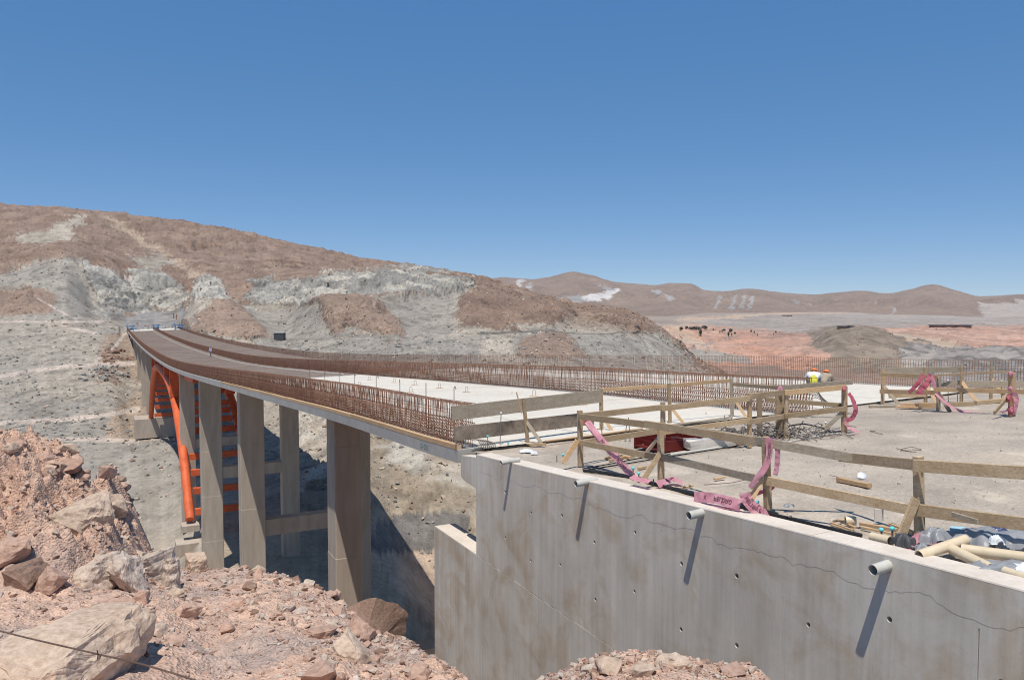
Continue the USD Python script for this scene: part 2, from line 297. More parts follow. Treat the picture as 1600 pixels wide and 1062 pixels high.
noisy('rock_pale', (.50, .395, .315), (.62, .52, .43), 1.3, .94, 9.0, c3=(.60, .55, .52), scale3=19.0, amt3=.5, bump=.9, bdist=.022, rnd=.08)
noisy('rock_grey', (.20, .19, .175), (.36, .345, .31), .6, .9, 6.0, scale3=4.0, amt3=.5, bump=.4, bdist=.05, rnd=.2)
noisy('rock_brown', (0.26, 0.165, 0.12), (0.36, 0.245, 0.185), 1.3, .94, 9.0, c3=(.60, .55, .52), scale3=19.0, amt3=.5, bump=.9, bdist=.022, rnd=0.12)
noisy('metal_grey', (.30, .36, .40), (.40, .46, .50), 2.0, .5, 3.0, bump=.0)
noisy('slate', (.05, .05, .055), (.10, .10, .105), 2.0, .8, 4.0)
noisy('tree_green', (.018, .026, .014), (.045, .055, .03), .8, .9, 4.0, bump=.0)
noisy('bark', (.09, .065, .045), (.14, .10, .07), 2.0, .9, 4.0)
noisy('shirt_white', (.72, .72, .74), (.80, .80, .82), 3.0, .9, 3.0)
noisy('shirt_blue', (.36, .40, .62), (.48, .52, .72), 3.0, .9, 3.0)
noisy('vest_yellow', (.52, .50, .05), (.66, .62, .09), 3.0, .8, 3.0)
noisy('trousers', (.10, .105, .12), (.16, .16, .17), 3.0, .9, 3.0)
noisy('skin', (.27, .15, .10), (.33, .19, .13), 6.0, .6, 3.0)
noisy('hair_dark', (.012, .01, .01), (.03, .025, .02), 6.0, .6, 3.0)
noisy('helmet_orange', (.85, .17, .03), (.92, .23, .05), 6.0, .35, 3.0, bump=.0)
noisy('wire', (.10, .06, .045), (.16, .10, .07), 6.0, .7, 3.0, bump=.0)
noisy('shade_net', (.19, .17, .15), (.26, .235, .21), 1.0, .9, 5.0)
# ---------------------------------------------------------------- terrain
def zof(px, py, Y):
    r = ray(px, py); return float(r[..., 2] / r[..., 1] * Y)
def radial(cols, pxs, nseg, back=()):
    """A sheet of ground from contour features: for each direction a list of (distance, picture row or ('h', metres below the eye));
    rows in between are interpolated smoothly. back: (distance factor, drop in metres) rows behind the last one."""
    kp = np.array(sorted(cols)); K = len(cols[kp[0]])
    Y = np.array([[k[0] for k in cols[p]] for p in kp], float)
    Z = np.array([[(-k[1][1] if isinstance(k[1], tuple) else zof(p, k[1], k[0])) for k in cols[p]] for p in kp], float)
    for fac, drop in back:
        Y = np.hstack([Y, Y[:, K - 1:K] * fac]); Z = np.hstack([Z, Z[:, K - 1:K] - drop])
    Yi = PchipInterpolator(kp, Y)(pxs); Zi = PchipInterpolator(kp, Z)(pxs)
    rows_t = np.concatenate([np.linspace(k, k + 1, n, endpoint=False) for k, n in enumerate(nseg)] + [[len(nseg)]])
    kk = np.arange(Yi.shape[1]); out = np.zeros((len(pxs), len(rows_t), 3))
    for i, p in enumerate(pxs):
        y = np.interp(rows_t, kk, Yi[i]); z = PchipInterpolator(Yi[i], Zi[i])(y)
        out[i, :, 0] = (p - 800) / FPX * y / math.cos(PITCH); out[i, :, 1] = y; out[i, :, 2] = z
    return out, rows_t
def sheet_faces(a, b):
    i = np.arange(a * b).reshape(a, b); q = np.stack([i[:-1, :-1], i[1:, :-1], i[1:, 1:], i[:-1, 1:]], -1).reshape(-1, 4)
    return np.vstack([q[:, [0, 1, 2]], q[:, [0, 2, 3]]])
def inside(poly, px, py): return shapely.contains_xy(Polygon(poly), px, py)
def strip(line, w, px, py):
    d = shapely.distance(LineString(line), shapely.points(px, py)); return d < w
def ridged(p, seed, oct=5):
    v = 0; a = .5
    for o in range(oct): v = v + a * (1 - np.abs(2 * meshkit.noise(p * 2 ** o, seed + o) - 1)); a *= .5
    return v

BROWN, BROWN2 = np.array([.218, .150, .112]), np.array([.285, .205, .157])
SCREE, SCREE2 = np.array([.315, .283, .24]), np.array([.365, .315, .255])
CUT, TRACK, PINK, SAND = np.array([.285, .268, .24]), np.array([.52, .43, .36]), np.array([.48, .305, .23]), np.array([.46, .35, .26])

# --- the gorge, the hillside across it and the lower ridge to the right
H = lambda h: ('h', h)
hill = {
 -420: [(20, H(20)), (60, H(27)), (120, H(36)), (190, 700), (215, 665), (275, 595), (350, 503), (430, 440), (470, 425), (600, 385), (900, 300)],
 0:   [(20, H(20)), (60, H(27)), (120, H(36)), (185, 694), (205, 662), (265, 588), (345, 503), (430, 440), (470, 425), (600, 385), (900, 325)],
 100: [(20, H(20)), (60, H(28)), (120, H(36)), (185, 688), (208, 655), (275, 572), (345, 503), (410, 440), (450, 408), (600, 375), (880, 333)],
 165: [(20, H(20)), (60, H(28)), (120, H(35)), (185, 690), (212, 646), (280, 569), (348, 508), (415, 492), (440, 440), (620, 388), (870, 336)],
 205: [(20, H(20)), (60, H(29)), (120, H(35)), (183, 691), (200, 676), (285, 572), (352, 516), (425, 492), (455, 448), (640, 392), (860, 341)],
 240: [(20, H(20)), (60, H(29)), (125, H(35)), (181, 692), (200, 674), (285, 572), (352, 516), (432, 489), (462, 450), (640, 395), (855, 345)],
 285: [(20, H(22)), (60, H(29)), (125, H(33)), (178, 692), (215, 660), (285, 580), (352, 519), (430, 489), (468, 455), (640, 400), (850, 350)],
 320: [(20, H(22)), (60, H(29)), (128, H(31)), (175, 692), (215, 652), (285, 580), (340, 520), (385, 478), (480, 438), (640, 405), (850, 356)],
 380: [(20, H(22)), (60, H(29)), (128, H(31)), (172, 695), (215, 640), (280, 575), (330, 528), (385, 484), (440, 448), (640, 412), (850, 368)],
 440: [(20, H(22)), (60, H(29)), (122, H(30)), (160, 705), (205, 640), (265, 575), (320, 531), (385, 484), (430, 446), (640, 418), (850, 380)],
 500: [(20, H(22)), (60, H(29.5)), (116, H(30)), (145, 715), (190, 640), (250, 575), (310, 530), (350, 478), (430, 440), (640, 425), (850, 394)],
 560: [(20, H(22)), (60, H(31)), (111, H(27.6)), (135, 715), (175, 650), (240, 570), (305, 529), (345, 476), (430, 436), (640, 428), (850, 407)],
 620: [(20, H(22)), (60, H(31)), (103, H(31.3)), (128, 722), (165, 650), (235, 570), (300, 529), (350, 472), (430, 432), (600, 425), (800, 418)],
 690: [(20, H(22)), (60, H(32)), (92, H(36.6)), (124, 722), (155, 650), (235, 575), (300, 529), (380, 466), (440, 437), (560, 433), (720, 429)],
 750: [(20, H(22)), (60, H(32)), (90, H(38)), (122, 722), (150, 650), (240, 580), (305, 528), (390, 472), (440, 452), (540, 445), (640, 441)],
 830: [(20, H(22)), (60, H(28)), (90, H(26)), (112, 710), (150, 650), (250, 585), (320, 525), (380, 495), (440, 476), (500, 470), (560, 462)],
 900: [(20, H(22)), (60, H(26)), (90, H(25)), (112, 705), (160, 650), (260, 590), (330, 525), (380, 503), (430, 490), (480, 482), (530, 478)],
 960: [(20, H(22)), (60, H(26)), (90, H(25)), (112, 705), (170, 650), (270, 590), (340, 526), (380, 508), (420, 497), (455, 490), (490, 487)],
 1015: [(20, H(22)), (60, H(26)), (90, H(25)), (115, 705), (180, 650), (280, 595), (350, 548), (375, 528), (400, 515), (420, 509), (440, 506)],
 1060: [(20, H(22)), (60, H(26)), (90, H(25)), (118, 705), (190, 655), (290, 600), (350, 575), (375, 553), (395, 543), (408, 538), (420, 536)],
 1090: [(20, H(22)), (60, H(26)), (90, H(25)), (120, 710), (200, 660), (290, 610), (350, 585), (375, 573), (395, 568), (408, 565), (420, 563)],
 1180: [(20, H(22)), (60, H(26)), (90, H(26)), (125, 720), (210, 670), (300, 630), (350, 618), (375, 610), (395, 606), (408, 604), (420, 602)]}
pxs = np.concatenate([np.linspace(-420, -10, 90, endpoint=False), np.linspace(-10, 1180, 860)])
G, rt = radial(hill, pxs, [8, 18, 34, 34, 52, 50, 44, 52, 44, 48, 4, 4], back=((1.12, 12), (1.6, 90)))
bx, by = proj(G); bx = bx.ravel(); by = by.ravel(); pw = G.reshape(-1, 3)
ktop = np.tile(rt, len(pxs))                                # which contour interval a vertex lies in
fz = 9 + 9 * np.clip(meshkit.fbm(pw * .03, 3, 19) * 2 - .6, 0, 1)
jx = bx + fz * (meshkit.fbm(pw * .07, 4, 3) - .5) * 2.2 + 9 * (meshkit.noise(pw * .9, 13) - .5) * 1.6; jy = by + fz * (meshkit.fbm(pw * .07, 4, 11) - .5) * 1.8 + 7 * (meshkit.noise(pw * .9, 17) - .5) * 1.6
upper = np.clip((ktop - 6.2) / .9, 0, 1)
n_lo = meshkit.fbm(pw * .02, 4, 21)[:, None]; n_hi = meshkit.fbm(pw * .09, 4, 22)[:, None]
col = SCREE + (SCREE2 - SCREE) * np.clip((n_lo - .42) * 5, 0, 1)
hillc = BROWN + (BROWN2 - BROWN) * np.clip((n_hi - .4) * 4, 0, 1)
col = col * (1 - upper[:, None]) + hillc * upper[:, None]
rough_amp = np.where(upper > .5, 1.0, .45)
def paint(mask, c, amp=None, var=.12, seed=30):
    if not mask.any(): return
    col[mask] = np.asarray(c) * (1 + var * 2 * (n_hi[mask] - .5) * 2)
    if amp is not None: rough_amp[mask] = amp
GREEN = np.array([.285, .275, .235])
paint(inside([(-420, 420), (0, 425), (60, 410), (128, 404), (150, 430), (172, 500), (-420, 505)], jx, jy), SCREE, .4)
paint(inside([(-420, 462), (0, 455), (45, 450), (88, 462), (82, 492), (0, 497), (-420, 500)], jx, jy), BROWN2, 1.1)
paint(inside([(15, 374), (60, 365), (120, 338), (142, 336), (135, 348), (108, 362), (118, 378), (60, 384)], jx, jy), SCREE2 * 1.05, .3)
paint(strip([(158, 338), (200, 362), (240, 388), (275, 412), (315, 436)], 5, jx, jy), SAND * .8, .3)
paint(inside([(195, 402), (250, 400), (275, 415), (240, 425), (205, 412)], jx, jy), SCREE2 * .95, .4)
paint(inside([(122, 408), (150, 418), (190, 440), (225, 422), (258, 432), (292, 462), (292, 484), (240, 492), (165, 502), (150, 470)], jx, jy), CUT * .95, 2.0)
paint(inside([(122, 404), (138, 418), (152, 450), (168, 500), (158, 500), (140, 450)], jx, jy), CUT * 1.15, 1.6)
paint(inside([(308, 446), (328, 436), (350, 452), (372, 478), (335, 482), (300, 474)], jx, jy), CUT * 1.25, 1.8)
paint(inside([(385, 442), (440, 446), (560, 434), (640, 424), (700, 437), (742, 450), (715, 462), (640, 467), (560, 468), (480, 484), (380, 486), (395, 462)], jx, jy), CUT * .92, 2.2)
paint(inside([(420, 448), (470, 452), (440, 478), (400, 478)], jx, jy), CUT * 1.2, 2.2)
paint(inside([(385, 488), (500, 484), (498, 508), (532, 531), (425, 531), (398, 512)], bx + (jx - bx) * .3, by + (jy - by) * .3), SCREE, .15, .05)
paint(inside([(560, 474), (650, 468), (745, 452), (722, 470), (705, 512), (690, 528), (640, 526), (600, 492)], jx, jy), SCREE, .3)
paint(inside([(400, 532), (600, 530), (660, 545), (690, 562), (400, 562)], jx, jy), SCREE * .95, .4)
paint(inside([(655, 530), (1030, 522), (1100, 565), (690, 575)], jx, jy), SCREE, .5)
paint(inside([(820, 534), (880, 528), (925, 560), (800, 565)], jx, jy), BROWN2 * .95, .9)
paint(inside([(752, 532), (800, 530), (800, 566), (742, 566)], jx, jy), SCREE2 * 1.16, .3)
paint(inside([(500, 478), (545, 470), (600, 486), (640, 525), (530, 530), (508, 508)], jx, jy), BROWN2 * .98, 1.3)
paint(inside([(716, 470), (760, 464), (860, 480), (900, 500), (860, 520), (716, 520)], jx, jy), BROWN * 1.05, 1.2)
paint(inside([(280, 515), (300, 476), (345, 478), (400, 500), (425, 532), (400, 545), (300, 530)], jx, jy), BROWN2 * 1.02, 1.2)
paint(inside([(285, 500), (300, 480), (330, 480), (320, 505), (300, 520)], jx, jy), SCREE2 * 1.1, .4)
paint(inside([(440, 640), (760, 640), (760, 812), (660, 806), (560, 800), (440, 800)], jx, jy), np.array([.29, .235, .175]), 1.5)
paint(inside([(440, 640), (560, 640), (520, 720), (440, 800)], jx, jy), SCREE2 * 1.1, 1.5)
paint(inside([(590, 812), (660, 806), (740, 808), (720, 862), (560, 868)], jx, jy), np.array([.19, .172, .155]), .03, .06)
paint(inside([(560, 868), (760, 850), (760, 985), (660, 970), (600, 905)], jx, jy), SAND * 1.05, .25)
paint(inside([(150, 560), (215, 575), (218, 600), (150, 600)], jx, jy) & (meshkit.fbm(pw * .2, 3, 5) > .45), BROWN2, 1.5)
paint(inside([(165, 520), (205, 516), (225, 600), (150, 565)], jx, jy), SAND * .72, .6)
paint(inside([(170, 650), (225, 600), (240, 690), (165, 690)], jx, jy), SAND * .74, .5)
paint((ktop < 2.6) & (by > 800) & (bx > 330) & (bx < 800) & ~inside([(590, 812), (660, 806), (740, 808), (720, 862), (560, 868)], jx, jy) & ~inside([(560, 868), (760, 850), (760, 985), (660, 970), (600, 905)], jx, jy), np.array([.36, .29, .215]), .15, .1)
for ln, w in (([(-420, 596), (0, 589), (60, 578), (110, 571), (210, 567)], 3.4), ([(-420, 664), (0, 662), (100, 655), (160, 649), (216, 640)], 3.8),
              ([(-420, 694), (0, 692), (110, 686), (215, 689)], 3.2), ([(-420, 503), (0, 504), (160, 503)], 1.8), ([(95, 508), (150, 522)], 2.2), ([(60, 470), (120, 500)], 1.6), ([(200, 516), (175, 548), (150, 563)], 2.4)):
    paint(strip(ln, w, bx, by), TRACK * .95, .08, .05)
paint(strip([(380, 485), (500, 483)], 1.8, bx, by), SCREE2 * .9, .05); paint(strip([(430, 531), (640, 530)], 1.5, bx, by), SCREE * .75, .05)
paint(strip([(735, 466), (800, 474), (870, 482)], 1.3, bx, by), SCREE * .8, .05); paint(strip([(750, 526), (1010, 520)], 1.0, bx, by), SCREE * .6, .05)
paint(inside([(188, 500), (225, 494), (290, 487), (300, 500), (285, 512), (200, 514)], bx, by), np.array([.27, .25, .235]), .02, .04)
from scipy.ndimage import gaussian_filter
knoll = inside([(500, 478), (545, 470), (600, 486), (640, 525), (530, 530), (508, 508)], bx, by) | inside([(280, 515), (300, 476), (345, 478), (400, 500), (425, 532), (400, 545), (300, 530)], bx, by) | inside([(716, 470), (760, 464), (860, 480), (900, 500), (860, 520), (716, 520)], bx, by) | inside([(820, 534), (880, 528), (925, 560), (800, 565)], bx, by)
knoll = gaussian_filter(knoll.reshape(len(pxs), len(rt)).astype(float), (9, 9)).ravel()
ra_soft = gaussian_filter(rough_amp.reshape(len(pxs), len(rt)), (5, 5)).ravel(); cut_soft = gaussian_filter((rough_amp > 1.4).reshape(len(pxs), len(rt)).astype(float), (4, 4)).ravel()
warp = pw + np.stack([meshkit.fbm(pw * .05, 3, 51) * 14, meshkit.fbm(pw * .05, 3, 52) * 14, 0 * bx], -1)
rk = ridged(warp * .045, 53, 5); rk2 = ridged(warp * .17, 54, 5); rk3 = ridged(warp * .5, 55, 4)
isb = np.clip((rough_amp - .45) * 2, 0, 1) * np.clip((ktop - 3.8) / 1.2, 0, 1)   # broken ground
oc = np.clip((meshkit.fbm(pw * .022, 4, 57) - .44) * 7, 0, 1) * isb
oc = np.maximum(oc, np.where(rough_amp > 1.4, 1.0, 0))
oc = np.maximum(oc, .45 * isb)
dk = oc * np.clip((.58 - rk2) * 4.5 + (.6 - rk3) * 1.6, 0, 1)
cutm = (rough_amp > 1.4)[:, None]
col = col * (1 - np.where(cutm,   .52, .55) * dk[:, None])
vein = np.clip((ridged(warp * np.array([.05, .05, .11]), 58, 4) - .70) * 9, 0, 1)[:, None] * cutm
col = col + (np.array([.50, .46, .39]) - col) * vein * .75
mot = np.clip((meshkit.fbm(pw * .28, 5, 66) - .52) * 7, 0, 1)[:, None] * (1 - isb[:, None]); col = col * (1 - .30 * mot)
strk = meshkit.fbm(np.stack([bx * .11, ktop * .8, 0 * bx], -1), 4, 59)[:, None]                # wash lines down the scree
col = col * (1 + .32 * (strk - .5) * (1 - oc[:, None])) * (1 + .22 * (meshkit.fbm(pw * .5, 3, 44)[:, None] - .5))
dist = pw[:, 1]; sc = np.clip(dist / 300, .35, 2.0)
gul = np.clip((.56 - rk) * 5, 0, 1) * isb * np.clip(1.4 - rough_amp, 0, 1); col = col * (1 - .26 * gul[:, None])
relief = (rk - .55) * np.where(ktop > 6.5, 7.0, 4.2) + (meshkit.fbm(pw * .16, 4, 71) - .5) * 1.6 + oc * ((rk2 - .5) * 5.6 + (rk3 - .5) * 1.1)
fade = np.clip((ktop - .2) / .8, 0, 1)
oc = np.maximum(np.minimum(oc, ra_soft), cut_soft * .9)
relief = (rk - .55) * np.where(ktop > 6.5, 7.0, 4.2) + (meshkit.fbm(pw * .16, 4, 71) - .5) * 1.6 + oc * ((rk2 - .5) * 5.0 + (rk3 - .5) * .9)
pw2 = pw.copy(); pw2[:, 2] += relief * np.clip(ra_soft, 0, 1.4) * sc * .62 * fade + knoll * 3.2 * sc
pw2[:, 1] -= (oc * (rk2 - .5) * 4.0 + cut_soft * (rk3 - .5) * 1.4 + knoll * 4) * sc
ss, tt = ST(pw2); near_deck = (ss > 10) & (ss < 400) & (tt > 5) & (tt < 32)
pw2[:, 2] = np.where(near_deck, np.minimum(pw2[:, 2], zr(ss, tt) - np.where(ss > 330, 1.2, 2.2)), pw2[:, 2])
near_road = (ss < 22) & (tt > 7)
pw2[:, 2] = np.where(near_road, np.minimum(pw2[:, 2], -9.0), pw2[:, 2])
CG = col.reshape(len(pxs), len(rt), 3); HGr = pw2.reshape(len(pxs), len(rt), 3); ksp = int(np.searchsorted(rt, 3.3))
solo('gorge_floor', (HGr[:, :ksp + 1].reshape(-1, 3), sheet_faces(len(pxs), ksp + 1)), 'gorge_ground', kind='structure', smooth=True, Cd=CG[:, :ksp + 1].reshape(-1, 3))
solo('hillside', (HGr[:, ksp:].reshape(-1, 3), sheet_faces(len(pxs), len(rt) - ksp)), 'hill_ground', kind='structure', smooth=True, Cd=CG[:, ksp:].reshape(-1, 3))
HG, HP = pw2.reshape(len(pxs), len(rt), 3), pxs

# --- pink hills and the plain beyond the gorge
plain = {
 960:  [(300, H(62)), (900, 560), (1100, 530), (1300, 505), (1500, 498), (2200, 496), (3200, 494)],
 1040: [(300, H(62)), (800, 570), (950, 545), (1150, 513), (1400, 503), (2200, 498), (3200, 494)],
 1120: [(300, H(62)), (800, 580), (950, 548), (1250, 516), (1500, 508), (2000, 497), (3200, 489)],
 1200: [(300, H(62)), (800, 585), (950, 550), (1200, 521), (1500, 512), (2000, 498), (3200, 489)],
 1265: [(300, H(62)), (780, 585), (880, 552), (1100, 528), (1400, 514), (2000, 498), (3200, 488)],
 1300: [(300, H(62)), (780, 590), (860, 552), (980, 520), (1400, 513), (2000, 498), (3200, 488)],
 1340: [(300, H(62)), (760, 590), (840, 556), (960, 515), (1400, 509), (2000, 500), (3200, 489)],
 1400: [(300, H(62)), (740, 590), (820, 560), (940, 528), (1400, 512), (2000, 501), (3200, 492)],
 1470: [(300, H(62)), (720, 590), (810, 562), (920, 540), (1400, 509), (2000, 502), (3200, 493)],
 1540: [(300, H(62)), (720, 590), (820, 560), (920, 546), (1400, 511), (2000, 502), (3200, 495)],
 1620: [(300, H(62)), (720, 590), (820, 562), (920, 549), (1400, 513), (2000, 503), (3200, 495)],
 2000: [(300, H(62)), (720, 590), (820, 560), (920, 545), (1400, 514), (2000, 504), (3200, 495)]}
pxs2 = np.linspace(960, 2000, 620)
G2, rt2 = radial(plain, pxs2, [6, 30, 44, 44, 34, 26], back=())
bx, by = proj(G2); bx = bx.ravel(); by = by.ravel(); pw = G2.reshape(-1, 3)
n_hi = meshkit.fbm(pw * .02, 4, 122)[:, None]; k2 = np.tile(rt2, len(pxs2))
jx = bx + 22 * (meshkit.fbm(pw * .012, 5, 103) - .5) * 2 + 10 * (meshkit.noise(pw * .12, 113) - .5) * 2; jy = by + 7 * (meshkit.fbm(pw * .012, 5, 111) - .5) * 2 + 3 * (meshkit.noise(pw * .12, 117) - .5) * 2
col = PINK * (1 + .5 * (n_hi - .5)) * np.ones((len(pw), 1)); rough_amp = np.full(len(pw), 1.0)
GREYP = np.array([.335, .285, .245])
paint(jy < 511, GREYP * 1.05, .4)
paint(inside([(1000, 508), (1130, 508), (1350, 486), (1620, 498), (2000, 500), (2000, 470), (1000, 470)], jx, jy), np.array([.33, .265, .215]), .3)
paint(inside([(1080, 503), (1200, 494), (1350, 497), (1420, 506), (1500, 512), (1330, 516), (1270, 525), (1200, 519), (1120, 513)], jx, jy), GREYP, .6)
paint(strip([(1060, 500), (1120, 498), (1200, 490), (1330, 486), (1420, 491)], 2.5, jx, jy), SAND * 1.05, .2)
paint(inside([(1250, 521), (1300, 512), (1350, 513), (1385, 524), (1450, 540), (1520, 548), (2000, 556), (2000, 610), (1200, 610), (1296, 566)], jx, jy), np.array([.27, .215, .165]), 1.0)
paint(inside([(1400, 540), (1450, 538), (1520, 546), (1620, 552), (2000, 560), (2000, 610), (1430, 610)], jx, jy), np.array([.31, .275, .245]), 1.6)
paint(inside([(1395, 520), (1440, 530), (1500, 540), (1490, 546), (1430, 538), (1380, 526)], jx, jy), SAND * 1.0, .3)
paint(inside([(1030, 510), (1070, 508), (1110, 552), (1070, 540)], jx, jy), SAND * 1.1, .3)
paint(strip([(1082, 548), (1100, 540), (1130, 534), (1150, 528), (1160, 526)], 1.5, bx, by), GREYP * 1.1, .1)
paint(inside([(1060, 548), (1090, 550), (1150, 560), (1200, 568), (1060, 572)], jx, jy), SCREE * 1.05, .4)
relief = (ridged(pw * .008, 161, 5) - .55) * 16 + (ridged(pw * .03, 171, 4) - .55) * 7 + (meshkit.fbm(pw * .08, 3, 181) - .5) * 5
pw2 = pw.copy(); pw2[:, 2] += relief * rough_amp * .75 * np.clip(k2, 0, 1)
spk = np.clip((ridged(pw * .05, 191, 4) - .66) * 7, 0, 1)[:, None] * np.clip(rough_amp - .5, 0, 1)[:, None]; col = col * (1 - .45 * spk); redn = np.clip((meshkit.fbm(pw * .01, 4, 193)[:, None] - .5) * 4, 0, 1) * (col[:, :1] > .4); col = col * (1 - redn * np.array([.0, .16, .24]))
PG = pw2.reshape(len(pxs2), len(rt2), 3)
solo('pink_hills', (pw2, sheet_faces(len(pxs2), len(rt2))), 'far_ground', kind='structure', smooth=True, Cd=col)

# --- far mountains
crest = [(380, 380), (470, 396), (545, 403), (575, 405), (600, 410), (640, 413), (660, 417), (690, 427), (720, 436), (737, 441), (760, 437), (792, 434), (830, 437), (866, 431), (895, 425), (925, 431), (957, 440), (985, 443),
         (1020, 446), (1050, 443), (1078, 443), (1100, 453), (1130, 455), (1170, 451), (1212, 456), (1270, 460), (1310, 457), (1345, 455), (1385, 459), (1420, 452), (1458, 445), (1490, 454), (1528, 463), (1565, 462), (1610, 460), (1700, 452), (1850, 440), (2050, 455)]
mc = {}
for x, y in crest:
    D = 3600 if x < 740 else 5200
    mc[x] = [(D * .45, 503), (D * .58, 496), (D * .72, y + (496 - y) * .62), (D * .86, y + (496 - y) * .3), (D, y)]
pxs3 = np.linspace(380, 2050, 900)
G3, rt3 = radial(mc, pxs3, [8, 30, 45, 45, 6, 6], back=((1.08, 30), (1.5, 500)))
bx, by = proj(G3); bx = bx.ravel(); by = by.ravel(); pw = G3.reshape(-1, 3); k3 = np.tile(rt3, len(pxs3))
n_hi = meshkit.fbm(pw * .004, 4, 222)[:, None]
jx = bx + 9 * (meshkit.fbm(pw * .004, 5, 203) - .5) * 2 + 5 * (meshkit.noise(pw * .05, 205) - .5) * 2; jy = by + 5 * (meshkit.fbm(pw * .004, 5, 211) - .5) * 2 + 3 * (meshkit.noise(pw * .05, 207) - .5) * 2
MB = np.array([.255, .185, .14]); col = MB * (1 + .35 * (n_hi - .5)) * np.ones((len(pw), 1)); rough_amp = np.full(len(pw), 1.0)
WH = np.array([.56, .52, .48])
paint(inside([(900, 468), (940, 459), (972, 454), (966, 463), (930, 472), (912, 473)], jx, jy), WH, .2, .05)
paint(inside([(806, 444), (818, 438), (822, 441), (812, 449), (811, 459), (806, 458)], jx, jy), WH * .8, .3, .05)
paint(inside([(820, 449), (832, 445), (832, 453), (818, 455)], jx, jy), WH * .65, .3, .05)
paint(inside([(860, 469), (905, 465), (915, 474), (900, 480), (870, 474)], jx, jy), WH * .55, .3, .05)
paint(inside([(930, 444), (948, 452), (960, 457), (945, 456)], jx, jy), WH * .6, .3, .05)
paint(inside([(1012, 456), (1035, 458), (1055, 476), (1040, 472)], jx, jy), WH * .6, .3, .05)
for a in ((1120, 473), (1144, 475), (1160, 474), (1172, 476)): paint(strip([(a[0] + 8, a[1] - 9), (a[0], a[1] + 8)], 2.2, jx, jy), WH * .6, .3, .05)
paint(strip([(1366, 472), (1395, 487), (1392, 492)], 1.4, jx, jy), WH * .65, .3, .05); paint(strip([(1240, 468), (1265, 478)], 1.2, jx, jy), WH * .55, .3, .05)
paint(inside([(1525, 480), (1700, 470), (2000, 470), (2000, 500), (1545, 500)], jx, jy), GREYP * 1.15, .6, .05)
paint(inside([(540, 402), (560, 403), (600, 411), (570, 409)], jx, jy), WH * .5, .3, .05)
spur = (ridged(np.stack([pw[:, 0] * .0042, pw[:, 1] * .0016, pw[:, 1] * 0], -1), 261, 3) - .55)
relief = spur * 170 + (ridged(pw * .012, 271, 4) - .55) * 26
env = np.clip(1 - np.abs(k3 - 2.6) / 1.5, 0, 1)
pw2 = pw.copy(); pw2[:, 2] += relief * env * .62 + (ridged(pw * .02, 281, 3) - .55) * 9 * np.clip(k3 - 1, 0, 1)
solo('mountains', (pw2, sheet_faces(len(pxs3), len(rt3))), 'far_ground', kind='structure', smooth=True, Cd=col)
# --- desert floor out to the horizon
fl = np.array([[-30000, 120, -62], [30000, 120, -62], [30000, 30000, -62], [-30000, 30000, -62], [-30000, -3000, -62], [30000, -3000, -62]], float)
v = np.array([[-9000, -800, -70], [9000, -800, -70], [9000, 9000, -70], [-9000, 9000, -70]], float)
solo('desert_floor', (v, np.array([[0, 1, 2], [0, 2, 3]])), 'far_ground', kind='structure', Cd=np.tile(BROWN2, (4, 1)))

